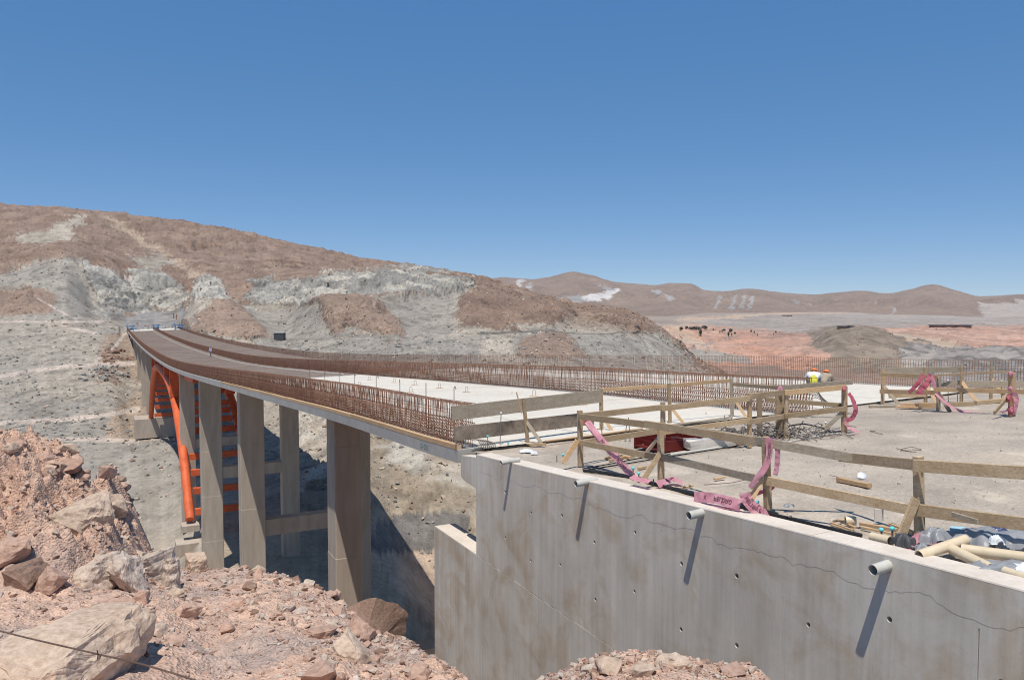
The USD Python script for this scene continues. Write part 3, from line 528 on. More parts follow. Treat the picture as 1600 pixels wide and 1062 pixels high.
# --- the rubble mound the camera stands on
mound = {
 -500: [(1.0, H(1.65)), (4, H(2.0)), (9, H(2.9)), (11, H(2.3)), (13.5, H(1.6)), (17, H(1.2))],
 -150: [(1.0, H(1.65)), (4, H(2.2)), (8.6, H(3.1)), (10.5, H(2.9)), (12.5, H(2.5)), (14.5, H(2.1))],
 0:   [(1.0, H(1.65)), (4, H(2.3)), (8.6, 905), (10.3, 835), (12, 770), (14, 718)],
 50:  [(1.0, H(1.65)), (4, H(2.3)), (8.8, 908), (10.5, 840), (12.3, 778), (14.3, 722)],
 100: [(1.0, H(1.65)), (4, H(2.3)), (9, 910), (10.7, 850), (12.4, 792), (14, 740)],
 140: [(1.0, H(1.65)), (4, H(2.3)), (9.3, 912), (10.8, 862), (12.2, 812), (13.6, 772)],
 185: [(1.0, H(1.65)), (4, H(2.3)), (9.5, 915), (11, 880), (12.3, 836), (13.4, 798)],
 235: [(1.0, H(1.65)), (4, H(2.35)), (9.5, 925), (11.2, 902), (12.4, 882), (13.5, 865)],
 330: [(1.0, H(1.65)), (4, H(2.4)), (8, H(3.4)), (11, H(4.05)), (13, H(4.6)), (15, 892)],
 430: [(1.0, H(1.65)), (4, H(2.4)), (7.5, H(3.2)), (10, H(3.85)), (12, H(4.4)), (14, 916)],
 520: [(1.0, H(1.65)), (3.5, H(2.3)), (6.5, H(3.0)), (9, H(3.7)), (11, H(4.3)), (13, 948)],
 570: [(1.0, H(1.65)), (3.2, H(2.25)), (5.5, H(2.8)), (7.5, H(3.4)), (9, H(3.9)), (10.5, 994)],
 645: [(1.0, H(1.65)), (2.8, H(2.1)), (4.4, H(2.5)), (5.8, H(2.9)), (7, H(3.2)), (8, 1020)],
 740: [(1.0, H(1.65)), (2.4, H(1.95)), (3.4, H(2.2)), (4.2, H(2.4)), (5, H(2.6)), (5.6, 1064)],
 810: [(1.0, H(1.65)), (2.4, H(1.9)), (3.2, H(2.05)), (3.9, H(2.2)), (4.4, H(2.3)), (4.8, 1086)],
 880: [(1.0, H(1.65)), (2.4, H(1.85)), (3.2, H(1.97)), (3.9, H(2.1)), (4.4, H(2.2)), (4.8, 1052)],
 950: [(1.0, H(1.65)), (2.4, H(1.8)), (3.2, H(1.9)), (3.9, H(2.0)), (4.4, H(2.08)), (4.9, 1030)],
 1050: [(1.0, H(1.6)), (2.4, H(1.75)), (3.2, H(1.85)), (3.9, H(1.95)), (4.3, H(2.0)), (4.7, 1024)],
 1150: [(1.0, H(1.6)), (2.4, H(1.8)), (3.0, H(1.9)), (3.6, H(1.98)), (4.0, H(2.02)), (4.4, 1036)],
 1215: [(1.0, H(1.6)), (2.2, H(1.8)), (2.8, H(1.9)), (3.3, H(2.0)), (3.7, H(2.05)), (4.0, 1070)],
 1400: [(1.0, H(1.65)), (1.6, H(1.8)), (2.0, H(1.95)), (2.3, H(2.1)), (2.6, H(2.3)), (2.9, 1300)]}
pxs4 = np.concatenate([np.linspace(-500, -20, 120, endpoint=False), np.linspace(-20, 1400, 680)])
G4, rt4 = radial(mound, pxs4, [20, 70, 60, 60, 60, 14, 14, 8], back=((1.06, .5), (1.45, 6.5), (1.9, 17)))
pw = G4.reshape(-1, 3); k4 = np.tile(rt4, len(pxs4))
bx, by = proj(pw)
heap = (np.clip((k4 - 1.9) / .4, 0, 1) * np.clip((230 - np.repeat(pxs4, len(rt4))) / 60, 0, 1))
relief = (meshkit.fbm(pw * 1.1, 5, 301) - .5) * .30 + (ridged(pw * 2.6, 311, 4) - .55) * .12 + heap * ((ridged(pw * .8, 321, 5) - .55) * 1.25 + (ridged(pw * 2.4, 331, 4) - .55) * .75 + (ridged(pw * 6, 333, 3) - .55) * .12)
relief += (meshkit.fbm(pw * 9, 3, 341) - .5) * .045
pw2 = pw.copy(); pw2[:, 2] += relief * np.clip(pw[:, 1] / 5, .25, 1.2) * np.clip(8.2 - k4, 0, 1)
ss, tt = ST(pw2)                                           # keep the mound's skirt clear of the wall
pw2[:, 2] = np.where(tt > 6.4, np.minimum(pw2[:, 2], -3.0 - 5 * (tt - 6.4)), pw2[:, 2])
n1 = meshkit.fbm(pw * .9, 5, 351)[:, None]; n2 = meshkit.fbm(pw * 3.5, 4, 361)[:, None]
MP, MG, MR = np.array([.60, .405, .30]), np.array([.42, .325, .275]), np.array([.43, .265, .19])
col = MP * (1 + .4 * (n2 - .5)); g = np.clip((n1 - .53) * 9, 0, 1) * (1 - heap[:, None]); col = col * (1 - .75 * g) + MG * .75 * g
col = col * (1 - .6 * heap[:, None] * np.clip((n2 - .45) * 6, 0, 1)) + MR * .6 * heap[:, None] * np.clip((n2 - .45) * 6, 0, 1)
solo('rubble_mound', (pw2, sheet_faces(len(pxs4), len(rt4))), 'near_ground', kind='structure', smooth=True, Cd=col)
MGR = pw2.reshape(len(pxs4), len(rt4), 3)
def mound_at(px, k):                                       # a point of the finished mound surface
    i = int(np.clip(np.searchsorted(pxs4, px), 0, len(pxs4) - 1)); j = int(np.clip(np.searchsorted(rt4, k), 0, len(rt4) - 1)); return MGR[i, j]
_mx, _my = proj(MGR[:, :int(np.searchsorted(rt4, 5.02))])
def mound_px(px, py):                                      # nearest visible mound vertex to a line of sight
    i = int(np.clip(np.searchsorted(pxs4, px), 0, len(pxs4) - 1)); d = np.abs(_my[max(0, i - 1):i + 2] - py)
    a, b = np.unravel_index(np.argmin(d), d.shape); return MGR[max(0, i - 1) + a, b]
# --- the road embankment: gravel
gs, gt = np.linspace(-40, 17.93, 320), np.concatenate([np.linspace(8.17, 30, 320), np.linspace(30.4, 60, 60)])
SS, TT = np.meshgrid(gs, gt, indexing='ij'); gp = W(SS, TT, -.07).reshape(-1, 3)
gp[:, 2] += (meshkit.fbm(gp * .5, 4, 401) - .5) * .10 + (meshkit.fbm(gp * 4, 3, 411) - .5) * .025
n1 = meshkit.fbm(gp * .35, 5, 421)[:, None]; n2 = meshkit.fbm(gp * 1.8, 4, 431)[:, None]
col = np.array([.405, .345, .28]) * (1 + .4 * (n2 - .5)); g = np.clip((n1 - .48) * 5, 0, 1); col = col * (1 - .5 * g) + np.array([.47, .385, .295]) * .5 * g
w = ((n2[:, 0] > .60) & (n1[:, 0] > .5)); col[w] = col[w] * 1.14
solo('gravel_road', (gp, sheet_faces(len(gs), len(gt))), 'gravel_ground', kind='structure', smooth=True, Cd=col)
# ---------------------------------------------------------------- the bridge
S0, S1 = 18.0, 392.0                                        # near and far end of the deck
T0, TM, T1 = 7.8, 18.9, 29.3                                # left edge, middle barrier, right edge
def extrude_along(sv, prof):
    """prof: closed list of (t, z above the road surface); swept along the stations sv."""
    prof = np.asarray(prof, float); m = len(prof)
    V = np.concatenate([W(np.full(m, s), prof[:, 0], prof[:, 1]) for s in sv]); F = []
    for i in range(len(sv) - 1):
        for k in range(m):
            a, b = i * m + k, i * m + (k + 1) % m; F += [[a, b, b + m], [a, b + m, a + m]]
    tri = trimesh.creation.triangulate_polygon(Polygon(prof), engine='earcut')
    tv, tf = tri
    idx = [int(np.argmin(np.abs(prof - p).sum(1))) for p in tv]; tf = np.array([[idx[i] for i in t] for t in tf])
    F = np.vstack([np.array(F), tf[:, ::-1], tf + (len(sv) - 1) * m])
    return V, F
stations = np.concatenate([np.arange(S0, 80, 2.0), np.arange(80, S1, 4.0), [S1]])
br = Thing('arch_bridge', 'long unfinished concrete deck on tall concrete columns and an orange steel arch', 'bridge', W(S0, T0))
slab = [(T0, -.34), (T0, -.004), (T1, -.004), (T1, -.34), (T1 - 1.6, -.42), (TM + 1.6, -.55), (TM, -.60), (TM - 1.6, -.55), (T0 + 1.8, -.42)]
deck_path = br.part('deck_slab', extrude_along(stations, slab), 'concrete_edge', smooth=25)
# white finished concrete near the abutment; beyond it only the reinforcement mats lie on the slab
wt = np.arange(S0 - .3, 63.1, 1.0)
def surf(sv, t0, t1, z, nt=2):
    tv = np.linspace(t0, t1, nt); A, B = np.meshgrid(sv, tv, indexing='ij'); return W(A, B, z).reshape(-1, 3), sheet_faces(len(sv), nt)
for t0, t1 in ((T0 + .62, TM - .45), (TM + .45, T1 - .55)):
    br.part('concrete_topping', surf(wt, t0, t1, .004, 6), 'concrete_deck', label='pale finished concrete at the near end')
for s_, t0, t1 in ((25.4, T0 + .62, TM - .45), (37.2, T0 + .62, TM - .45), (50.1, T0 + .62, TM - .45), (29.5, TM + .45, T1 - .55), (44.0, TM + .45, T1 - .55)):
    br.part('pour_joint', surf(np.array([s_, s_ + .035]), t0, t1, .008, 8), 'concrete_edge')
for t_ in (T0 + 3.9, TM + 5.3): br.part('pour_joint', surf(np.arange(S0, 62.9, 2.0), t_, t_ + .03, .008, 2), 'concrete_edge')
for t0, t1 in ((T0 + .62, TM - .45), (TM + .45, T1 - .55)):
    br.part('mat_bed', surf(np.arange(63.4, S1 - 22, 2.0), t0, t1, .006, 4), 'mat_floor', label='rust coloured deck still waiting for concrete')
    br.part('approach_topping', surf(np.arange(S1 - 21.6, S1 + 1, 2.0), t0, t1, .006, 3), 'concrete_deck', label='pale finished concrete at the far end')
for t0, t1 in ((T0 + .55, TM - .4), (TM + .4, T1 - .5)):     # reinforcement mats
    A, B = [], []
    for s in np.arange(63.6, 150, .22): A.append(W(s, t0, .05)); B.append(W(s, t1, .05))
    for s in np.arange(150, S1 - 22, .5): A.append(W(s, t0, .05)); B.append(W(s, t1, .05))
    lo = np.arange(63.6, S1 - 22, 6.0)
    for t in np.arange(t0, t1, .25):
        for a, b in zip(lo[:-1], lo[1:]): A.append(W(a, t, .075)); B.append(W(b, t, .075))
    for s in np.arange(70, S1 - 24, 3.1):                    # heavier bars lying across in groups
        if rng.random() < .45:
            for q in range(int(rng.integers(2, 7))): A.append(W(s + q * .12, t0, .11)); B.append(W(s + q * .12 + rng.normal(0, .05), t1, .11))
    br.part('reinforcement_mat', rods(A, B, .011, 3), 'rebar_dusty', kind='stuff')
# formwork kerb line left of the middle barrier
sv = np.arange(63.4, S1 - 22, 3.0)
br.part('screed_rail', extrude_along(sv, [(TM - 1.75, .09), (TM - 1.75, .16), (TM - 1.63, .16), (TM - 1.63, .09)]), 'concrete_deck')
# planks along the left edge, one by one
s = S0 + .05; k = 0
while s < 64:
    L = 3.9 if k else 1.95
    a, b = W(s, T0 + .06, .055), W(min(s + L - .03, 64.2), T0 + .06, .055)
    br.part('edge_plank', beam(a + [0, 0, rng.normal(0, .008)], b + [0, 0, rng.normal(0, .008)], .13, .13), 'wood_new'); s += L; k += 1
br.part('edge_kerb', extrude_along(np.arange(64.3, S1, 4.0), [(T0, .0), (T0, .11), (T0 + .12, .11), (T0 + .12, .0)]), 'concrete_edge')
tx = meshkit.text_mesh('D-001', .13, .004)
v = np.asarray(tx.vertices); a = wp = None
def on_edge(v, s0, z0): return np.stack([AX[0] * (s0 - v[:, 0]) + AN[0] * (T0 - v[:, 2] - .002), AX[1] * (s0 - v[:, 0]) + AN[1] * (T0 - v[:, 2] - .002), zr(s0 - v[:, 0], T0) + z0 + v[:, 1]], -1)
br.part('painted_mark', (on_edge(v, 20.62, -.235), np.asarray(tx.faces)), 'print_green')
# columns: (station, bottom height, beam height, widths left/right)
def prism(s, t, w, d, ztop, zbot, ch=.05):
    """A column: w across the bridge from t, d along it from s, chamfered corners, pour joints as slight steps."""
    c = Polygon([(0, 0), (w, 0), (w, d), (0, d)]).buffer(-ch).buffer(ch, join_style=3)
    pr = [(ch, 0), (w - ch, 0), (w, ch), (w, d - ch), (w - ch, d), (ch, d), (0, d - ch), (0, ch)]
    zs = [zbot]; 
    z = zbot
    while z < ztop - 5.5: z += 5.0; zs += [z, z + .03]
    zs.append(ztop); V, F = [], []
    for i, z in enumerate(zs):
        gsh = .012 if i % 2 == 0 and 0 < i < len(zs) - 1 else 0
        for x, y in pr:
            q = np.array([t + x + (gsh if x < w / 2 else -gsh), s + y + (gsh if y < d / 2 else -gsh)])
            V.append([AX[0] * q[1] + AN[0] * q[0], AX[1] * q[1] + AN[1] * q[0], z])
    m = 8
    for i in range(len(zs) - 1):
        for k in range(m): a, b = i * m + k, i * m + (k + 1) % m; F += [[a, b, b + m], [a, b + m, a + m]]
    for k in range(1, m - 1): F += [[0, k + 1, k], [len(V) - m, len(V) - m + k, len(V) - m + k + 1]]
    return np.array(V), np.array(F)
TL = 8.8
def s_at(Y, t): return (Y - AN[1] * t) / AX[1]
bents = [(s_at(34.2, TL), 1.2, 1.25, 1.45, -31.5, -16.5), (s_at(59, TL), 1.8, 1.57, 1.35, -31, -17.0), (s_at(84.5, TL), 2.2, 1.95, 1.4, -31.5, -18.35), (s_at(108, TL), 1.9, 1.8, 1.4, -32.5, -19.4)]
WB = 8.65
for i, (s, wl, wr, d, zb, zbeam) in enumerate(bents):
    top = float(zr(s, TL)) - .5
    br.part('column', prism(s, TL, wl, d, top + .02, zb), 'concrete_pier')
    br.part('column', prism(s, TL + WB, wr, d, top - .82, zb), 'concrete_pier')
    tl, tr_ = TL + wl + .003, 22.5
    br.part('crosshead', box(Wz(s + d / 2, (tl + tr_) / 2, top - .35), (tr_ - tl, d - .25, .9), np.array([[AN[0], AN[1], 0], [AX[0], AX[1], 0], [0, 0, 1]])), 'concrete_pier')
    br.part('cross_beam', box(Wz(s + d / 2, TL + wl / 2 + WB / 2, zbeam - .65), (WB - wl / 2 - wr / 2 + wr, d - .3, 1.25), np.array([[AN[0], AN[1], 0], [AX[0], AX[1], 0], [0, 0, 1]])), 'concrete_pier')
for Y in (205, 232, 262, 295, 325):                          # the far approach, seen end on
    s = s_at(Y, TL); top = float(zr(s, TL)) - .5
    for t, w in ((TL, 1.6), (TL + WB, 1.6)): br.part('column', prism(s, t, w, 1.4, top - .82, -36 + max(0, (Y - 215)) * .17), 'concrete_pier')
    br.part('crosshead', box(Wz(s + .7, 15.3, top - .35), (15.0, 1.2, .9), np.array([[AN[0], AN[1], 0], [AX[0], AX[1], 0], [0, 0, 1]])), 'concrete_pier')
# girders under the deck over the arch and the far approach
for t in (TL + .5, TL + WB + .5):
    br.part('girder', extrude_along(np.arange(104, S1 - 2, 6.0), [(t, -1.6), (t, -.62), (t + .5, -.62), (t + .5, -1.6)]), 'orange_paint')
# the orange arch: two box ribs, cross bars and posts
def arch_y(x): return 12.9 + 15.4 * np.abs(x) ** 3.3
Ym, half = 143.5, 43.8
def rib(tc, n=60):
    x = np.linspace(-1, 1, n); sv = s_at(Ym + half * x, 8.3)
    return tube(Wz(sv, tc, -arch_y(x)), .55 + .20 * np.exp(-(x / .6) ** 2), 18)
TR = (8.3 + .7, 8.3 + .7 + 8.1)
for tc in TR: br.part('arch_rib', rib(tc), 'orange_paint', smooth=40)
axes = np.array([[AN[0], AN[1], 0], [AX[0], AX[1], 0], [0, 0, 1]])
for x in np.concatenate([np.linspace(-.985, -.60, 9), np.linspace(-.5, .5, 7), np.linspace(.60, .985, 9)]):
    s = s_at(Ym + half * x, 8.3); br.part('arch_brace', box(Wz(s, np.mean(TR), -arch_y(x)), (TR[1] - TR[0] - 1.4, .75, .8), axes), 'orange_paint')
for Y in (119, 131, 156, 168):
    for tc in TR:
        s = s_at(Y, 8.3); x = (Y - Ym) / half; zt = float(zr(s, tc)) - .5; zb = -arch_y(x) + .5
        if zt - zb > .4: br.part('arch_post', box(Wz(s, tc, (zt + zb) / 2), (1.3, 1.1, zt - zb), axes), 'orange_paint')
for x, nm in ((-1, 'near'), (1, 'far')):
    s = s_at(Ym + half * x, 8.3); c = Wz(s + (2.5 if x > 0 else -1.2), np.mean(TR) - .4, -30.6 if x > 0 else -33.0)
    br.part('arch_footing', box(c, (14.5 if x > 0 else 11, 7.5 if x > 0 else 3.0, 4.6), axes), 'concrete_pier')
    for tc in TR: br.part('arch_bearing', box(Wz(s, tc, -arch_y(1) - .95), (2.1, 2.2, .8), axes), 'concrete_pier')
# far abutment
br.part('abutment', box(Wz(S1 + .8, (T0 + T1) / 2, -15.4), (T1 - T0, 1.6, 5.0), axes), 'concrete_pier')

# ---------------------------------------------------------------- barrier cages of reinforcing bars
def cage(label, t0, s0, s1, lean=0.0, own=0, face=.30, dense=True, single=False):
    c = Thing('rebar_cage', label, 'rebar cage', W(s0, t0)); Hh = 1.12
    sv = np.arange(s0, s1, .11); n = len(sv); js = rng.normal(0, .012, n)
    A, B = [], []
    for tt in (t0, t0 + face): A.append(W(sv, tt + rng.normal(0, .006, n), -.01)); B.append(W(sv + js, tt + (.03 if tt == t0 else -.03) + lean + rng.normal(0, .01, n), Hh + rng.normal(0, .008, n)))
    A.append(W(sv + .04, t0 + .02, .02)); B.append(W(sv + .04, t0 + face + .08, .62))           # sloping stirrup legs
    A.append(B[0].copy()); B.append(B[1].copy())                                                 # tops
    if single: A, B = A[:1], B[:1]
    if own:
        for q in range(own):
            c.part('bar', rods(np.array([A[0][q], A[1][q], A[3][q]]), np.array([B[0][q], B[1][q], B[3][q]]), .011, 4), 'rebar')
    A2, B2 = np.concatenate([a[own:] if i in (0, 1, 3) else a for i, a in enumerate(A)]), np.concatenate([b[own:] if i in (0, 1, 3) else b for i, b in enumerate(B)])
    c.part('upright_bars', rods(A2, B2, .012, 3), 'rebar', kind='stuff')
    sb = np.concatenate([np.arange(s0 - .15, min(s1, 110), 3.0), np.arange(max(110, s0), s1, 8.0), [s1]])
    for tt in ((t0 - .015,) if single else (t0 - .015, t0 + face + .015)):
        hs = [.06, .17, .28, .39, .50, .61, .85, 1.11] if dense else [.1, .3, .5, .7, .9, 1.11]
        for hh in hs:
            p = W(sb, tt + lean * hh, hh); p[:, 2] += rng.normal(0, .008, len(sb))
            c.part('lengthwise_bar', rods(p[:-1], p[1:], .0085, 4), 'rebar')
    return c
cage_l = cage('rusty barrier cage along the left deck edge, nearest the concrete side wall', T0 + .22, S0 + .25, S1 - 4, own=150)
cage_m = cage('rusty barrier cage down the middle of the deck, between the two carriageways', TM - .15, S0 - 1.2, S1 - 4)
cage_r = cage('long see-through barrier cage on the far right edge of the deck, below the pink hills', T1 - .45, 9.0, S1 - 4, dense=False, single=True)
A, B = [], []                                               # raking bars left at the near end of the middle cage
for q in range(9):
    s = S0 - 1.35 - .02 * q
    A.append(W(s - .1 * q, TM + .55, .02)); B.append(W(s, TM + .05 - .03 * q, 1.0 - .05 * q))
cage_m.part('raking_bar', rods(A, B, .012, 4), 'rebar_grey')
A, B = [], []                                               # curved starter bars at the near end of the left cage
for q in range(8):
    t = T0 + .42 + q * .055
    pts = [W(S0 - .05, t, (.24 - .012 * q)), W(S0 - .22, t + .05, (.21 - .012 * q)), W(S0 - .3, t + .09, .10), W(S0 - .31, t + .1, 0)]
    for a, b in zip(pts[:-1], pts[1:]): A.append(a); B.append(b)
cage_l.part('starter_bars', rods(A, B, .012, 5), 'rebar_grey')

# ---------------------------------------------------------------- the retaining wall
TW = 7.8
wall = Thing('retaining_wall', 'tall grey board-marked concrete side wall with drain pipes and tie holes', 'wall', Wz(5, TW, -6.0))
def slabs(poly, t0, t1):
    """polygon in (station, height) given a thickness across, as a Manifold in (s, z, t)."""
    return m3.Manifold.extrude(m3.CrossSection([np.asarray(poly, float)]), t1 - t0).translate([0, 0, t0])
def to_world(m):
    me = m.to_mesh(); v = me.vert_properties[:, :3]; return np.stack([AX[0] * v[:, 0] + AN[0] * v[:, 2], AX[1] * v[:, 0] + AN[1] * v[:, 2], v[:, 1]], -1), me.tri_verts[:, ::-1]
sv = np.linspace(-14, 16.9, 80); ztop = np.array([float(zr(s, TW)) for s in sv]); LIP = .40
lip_s = np.arange(-14, 16.91, .07); lipz = np.interp(lip_s, sv, ztop) - LIP + rng.normal(0, .010, len(lip_s)) + (meshkit.fbm(np.stack([lip_s * 2.6, lip_s * 0, lip_s * 0], -1), 6, 8) - .5) * .24
lipz = np.clip(lipz, np.interp(lip_s, sv, ztop) - .60, np.interp(lip_s, sv, ztop) - .26)
upper = slabs([*zip(sv, ztop - .06), (16.9, -6.12), (-14, -6.12)][::-1], TW, TW + .36)
coping = slabs([*zip(sv, ztop - .004), *zip(lip_s[::-1], lipz[::-1])][::-1], TW - .0018, TW + .38)
lowjag = np.arange(-14, 17.6, .22)
lower = slabs([(-14, -20), (19.62, -20), (19.62, -6.135), *zip(lowjag[::-1], -6.128 + .010 * np.clip(rng.normal(0, 1, len(lowjag)), -1, 1)), ][::1], TW - .003, TW + .62)
holes, grooves = [], []
ang = 0
def bore(s, z, r=.026, depth=.09): return m3.Manifold.cylinder(depth + .2, r, r, 10).translate([s, z, TW - .2])
for i, s in enumerate(np.arange(15.35, -6, -1.205)):
    base = float(zr(s, TW)) - .68
    for j in range(5):
        z = base - .30 * (i % 2) - j * .99 - .13 * ((i // 2) % 2)
        if z > -5.85: holes.append(bore(s + rng.normal(0, .02), z + rng.normal(0, .02), .032 + .007 * rng.random()))
for s in (4.72, 9.85, 13.6): grooves.append(m3.Manifold.cube([.016, 3.2, .03], True).translate([s, float(zr(s, TW)) - 2.1, TW]))
for s in (7.3, 8.1, 10.95, 12.2, 14.6, 2.9): grooves.append(m3.Manifold.cube([.008, 2.6, .012], True).translate([s, float(zr(s, TW)) - 2.2, TW]))
upper = upper - m3.Manifold.batch_boolean(holes, m3.OpType.Add) - m3.Manifold.batch_boolean(grooves, m3.OpType.Add)
g2 = [m3.Manifold.cube([34, .016, .03], True).translate([2.6, z, TW - .03]) for z in (-6.62, -7.42, -8.62)]
g2 += [m3.Manifold.cube([.014, z1 - z0, .03], True).translate([s, (z0 + z1) / 2, TW - .03]) for s, z0, z1 in ((18.2, -11, -7.4), (16.6, -10, -7.4), (14.8, -9.8, -6.6), (13.1, -11, -7.4), (11.4, -9, -6.6), (17.4, -9, -8.6), (9.8, -9, -6.6))]
lower = lower - m3.Manifold.batch_boolean(g2, m3.OpType.Add)
wall.part('upper_wall', to_world(upper), 'concrete_wall')
wall.part('lower_wall', to_world(lower), 'concrete_wall')
wall.part('coping_band', to_world(coping), 'concrete_wall')
cs = [-14, 6.86, 16.88]
for a, b in zip(cs[:-1], cs[1:]):
    ss_ = np.linspace(a, b - .012, 40); wall.part('wall_top', extrude_along(ss_, [(TW - .003, -.003), (TW + .004, .012), (TW + .37, .012), (TW + .378, -.003)]), 'dusty_top')
for a, b in [(13.2, 19.6)]:                                 # dusty top of the lower step
    pts = []; ss_ = np.linspace(16.95, 19.6, 20)
    v = np.concatenate([Wz(ss_, TW + .001, -6.118), Wz(ss_, TW + .60 - .12 * rng.random(20), -6.116)]); f = [[i, i + 1, 20 + i + 1] for i in range(19)] + [[i, 20 + i + 1, 20 + i] for i in range(19)]
    wall.part('step_top', (v, np.array(f)), 'dusty_top')
cor = slabs([(16.85, -4.55), (16.85, float(zr(16.9, TW)) - .07), (17.92, float(zr(17.9, TW)) - .14), (17.92, -4.42), (17.75, -4.48)][::-1], TW + .05, TW + 1.6)
wall.part('bearing_ledge', to_world(cor), 'concrete_wall')
wall.part('return_wall', to_world(slabs([(16.4, -14), (16.4, -4.56), (16.88, -4.56), (16.88, -14)][::-1], TW + .05, TW + 22)), 'concrete_wall')
for px, py in ((799, 719), (918, 751), (1097, 799), (1387.5, 881)):
    r = ray(px, py); k = TW / (r[:2] @ AN); c = r * k; a = c - np.append(AN, 0) * .255 + [0, 0, -.028]; b = c + np.append(AN, 0) * .2
    wall.part('drain_pipe', pipe_shell(a, b, .062 if px > 800 else .052, .006, 28), 'pipe_grey', smooth=40)
# roof slab of the box behind the step
# ---------------------------------------------------------------- timber guard rails
def at_post(px, py, Y): return P(px, py, Y)
class Rail:                                                # one fence: posts, rails and braces as parts
    def __init__(s, label, base, group=None): s.t = Thing('timber_guardrail', label, 'guardrail', base, group)
    def post(s, b, t, w=.10, d=.08, mat='wood_old', dz=-.06, along=True, name='post'):
        B = onroad(*b, dz); T_ = P(t[0], t[1], B[1]); T_ = np.array([B[0] + (T_[0] - B[0]) * .6, B[1], T_[2]])
        s.t.part(name, beam(B, T_, w, d, up=np.append(AX, 0) if along else np.append(AN, 0)), mat); return B, T_
    def bar(s, a, Ya, b, Yb, h=.13, w=.035, mat='wood_old', name='rail', roll=0.0, off=0.0):
        A_, B_ = P(*a, Ya), P(*b, Yb); o = np.array([0, -off, 0]); up = UP + np.append(AN, 0) * roll
        s.t.part(name, beam(A_ + o, B_ + o, w, h, up=up, jitter=.004), mat); return A_, B_
f1 = Rail('long two-rail timber guardrail parallel to the concrete side wall, nearest the viewer', onroad(907, 727))
p1 = f1.post((907, 728), (905, 641)); p2 = f1.post((1033, 757), (1031, 662)); p3 = f1.post((1200, 799), (1192, 682)); p4 = f1.post((1437, 841), (1431, 713), w=.115)
Y1, Y2, Y3, Y4 = p1[0][1], p2[0][1], p3[0][1], p4[0][1]
d34 = p4[0] - p3[0]; b5 = p4[0] + d34; b5[2] = zr(*ST(b5)) - .06
f1.t.part('post', beam(b5, b5 + [0, 0, 1.12], .115, .08, up=np.append(AX, 0)), 'wood_old')
f1.bar((903, 650), Y1 - .08, (1012, 664), (Y1 * .15 + Y2 * .85) - .08, .125); f1.bar((1008, 663), Y2 + .25 - .08, (1201, 693), Y3 - .08, .13); f1.bar((1080, 671), (Y2 + Y3) / 2 + .45, (1192, 690), Y3 + .0, .12, mat='wood_grey')
e5 = b5 + [0, -.07, 1.02]; A_ = P(1340, 713, Y4 + 1.15); 
f1.bar((1196, 690), Y3 - .07, (1345, 717), Y4 + 1.25, .135, mat='wood_grey'); f1.bar((1318, 714), Y4 + 1.5, (1440, 728), Y4 - .05, .14)
f1.t.part('rail', beam(P(1428, 727, Y4 - .08), e5, .035, .15), 'wood_old')
f1.bar((905, 691), Y1 - .06, (1036, 716), Y2 - .06, .12); f1.bar((1034, 714), Y2 - .06, (1202, 752), Y3 - .06, .12, mat='wood_grey'); f1.bar((1196, 750), Y3 - .07, (1440, 799), Y4 - .06, .13)
f1.t.part('rail', beam(P(1432, 796, Y4 - .06), b5 + [0, -.06, .42], .04, .15), 'wood_old')
f1.t.part('rail_splice', beam(P(1488, 803, Y4 - .55), P(1528, 815, Y4 - .86), .03, .06), 'wood_grey')
f1.bar((902, 688), Y1 - .1, (879, 723), Y1 - .25, .11, .035, name='brace', mat='wood_new', roll=.6); f1.bar((1031, 708), Y2 - .1, (1003, 752), Y2 - .25, .09, .03, name='brace', mat='wood_old', roll=.6)
f1.bar((1190, 748), Y3 - .1, (1167, 790), Y3 - .2, .10, .03, name='brace', mat='wood_new', roll=.6); f1.bar((1431, 779), Y4 - .12, (1402, 852), Y4 - .3, .13, .03, name='brace', mat='wood_old', roll=1.0)
f2 = Rail('timber guardrail crossing the gravel before the white slab, joined to the corner post', onroad(1171, 697))
q2 = f2.post((1036, 705), (1035, 628), .11, .06); q3 = f2.post((1171, 699), (1171, 614), .09, .07, 'wood_new'); q4 = f2.post((1187, 679), (1186, 618), .13, .06)
q5 = f2.post((1219, 683), (1219, 612), .28, .04); q5b = f2.post((1228, 684), (1228, 609), .09, .06); q6 = f2.post((1319, 675), (1319, 603), .13, .09)
f2.bar((908, 650), Y1 + .1, (1036, 636), q2[0][1] - .08, .13); f2.bar((1032, 638), q2[0][1] - .09, (1174, 622), q3[0][1] - .07, .13); f2.bar((1172, 619), q3[0][1] - .09, (1230, 613), q5[0][1] - .1, .13); f2.bar((1226, 613), q5b[0][1] - .08, (1322, 604), q6[0][1] - .08, .13, mat='wood_new')
f2.bar((908, 692), Y1 + .12, (1036, 672), q2[0][1] - .08, .13); f2.bar((1030, 676), q2[0][1] - .09, (1172, 657), q3[0][1] - .06, .12); f2.bar((1170, 659), q3[0][1] - .1, (1229, 650), q5[0][1] - .1, .12); f2.bar((1226, 650), q5b[0][1] - .07, (1323, 638), q6[0][1] - .09, .125)
f2.bar((1196, 624), q5[0][1] + .5, (1317, 633), q6[0][1] + .1, .11); f2.bar((1316, 645), q6[0][1] - .08, (1288, 670), q6[0][1] - .3, .12, .035, name='brace', mat='wood_grey', roll=.6); f2.bar((1031, 680), q2[0][1] - .1, (1010, 706), q2[0][1] - .3, .09, .03, name='brace', mat='wood_grey', roll=.6)
f3 = Rail('timber guardrail on the slab edge with two wide weathered planks against the rusty cage', onroad(940, 674))
r0 = f3.post((825, 695), (813, 622), .09, .05); r1 = f3.post((940, 675), (938, 607), .11, .05); r2 = f3.post((1047, 664), (1044, 599), .11, .05); r3 = f3.post((1144, 654), (1142, 590), .11, .05, 'wood_grey')
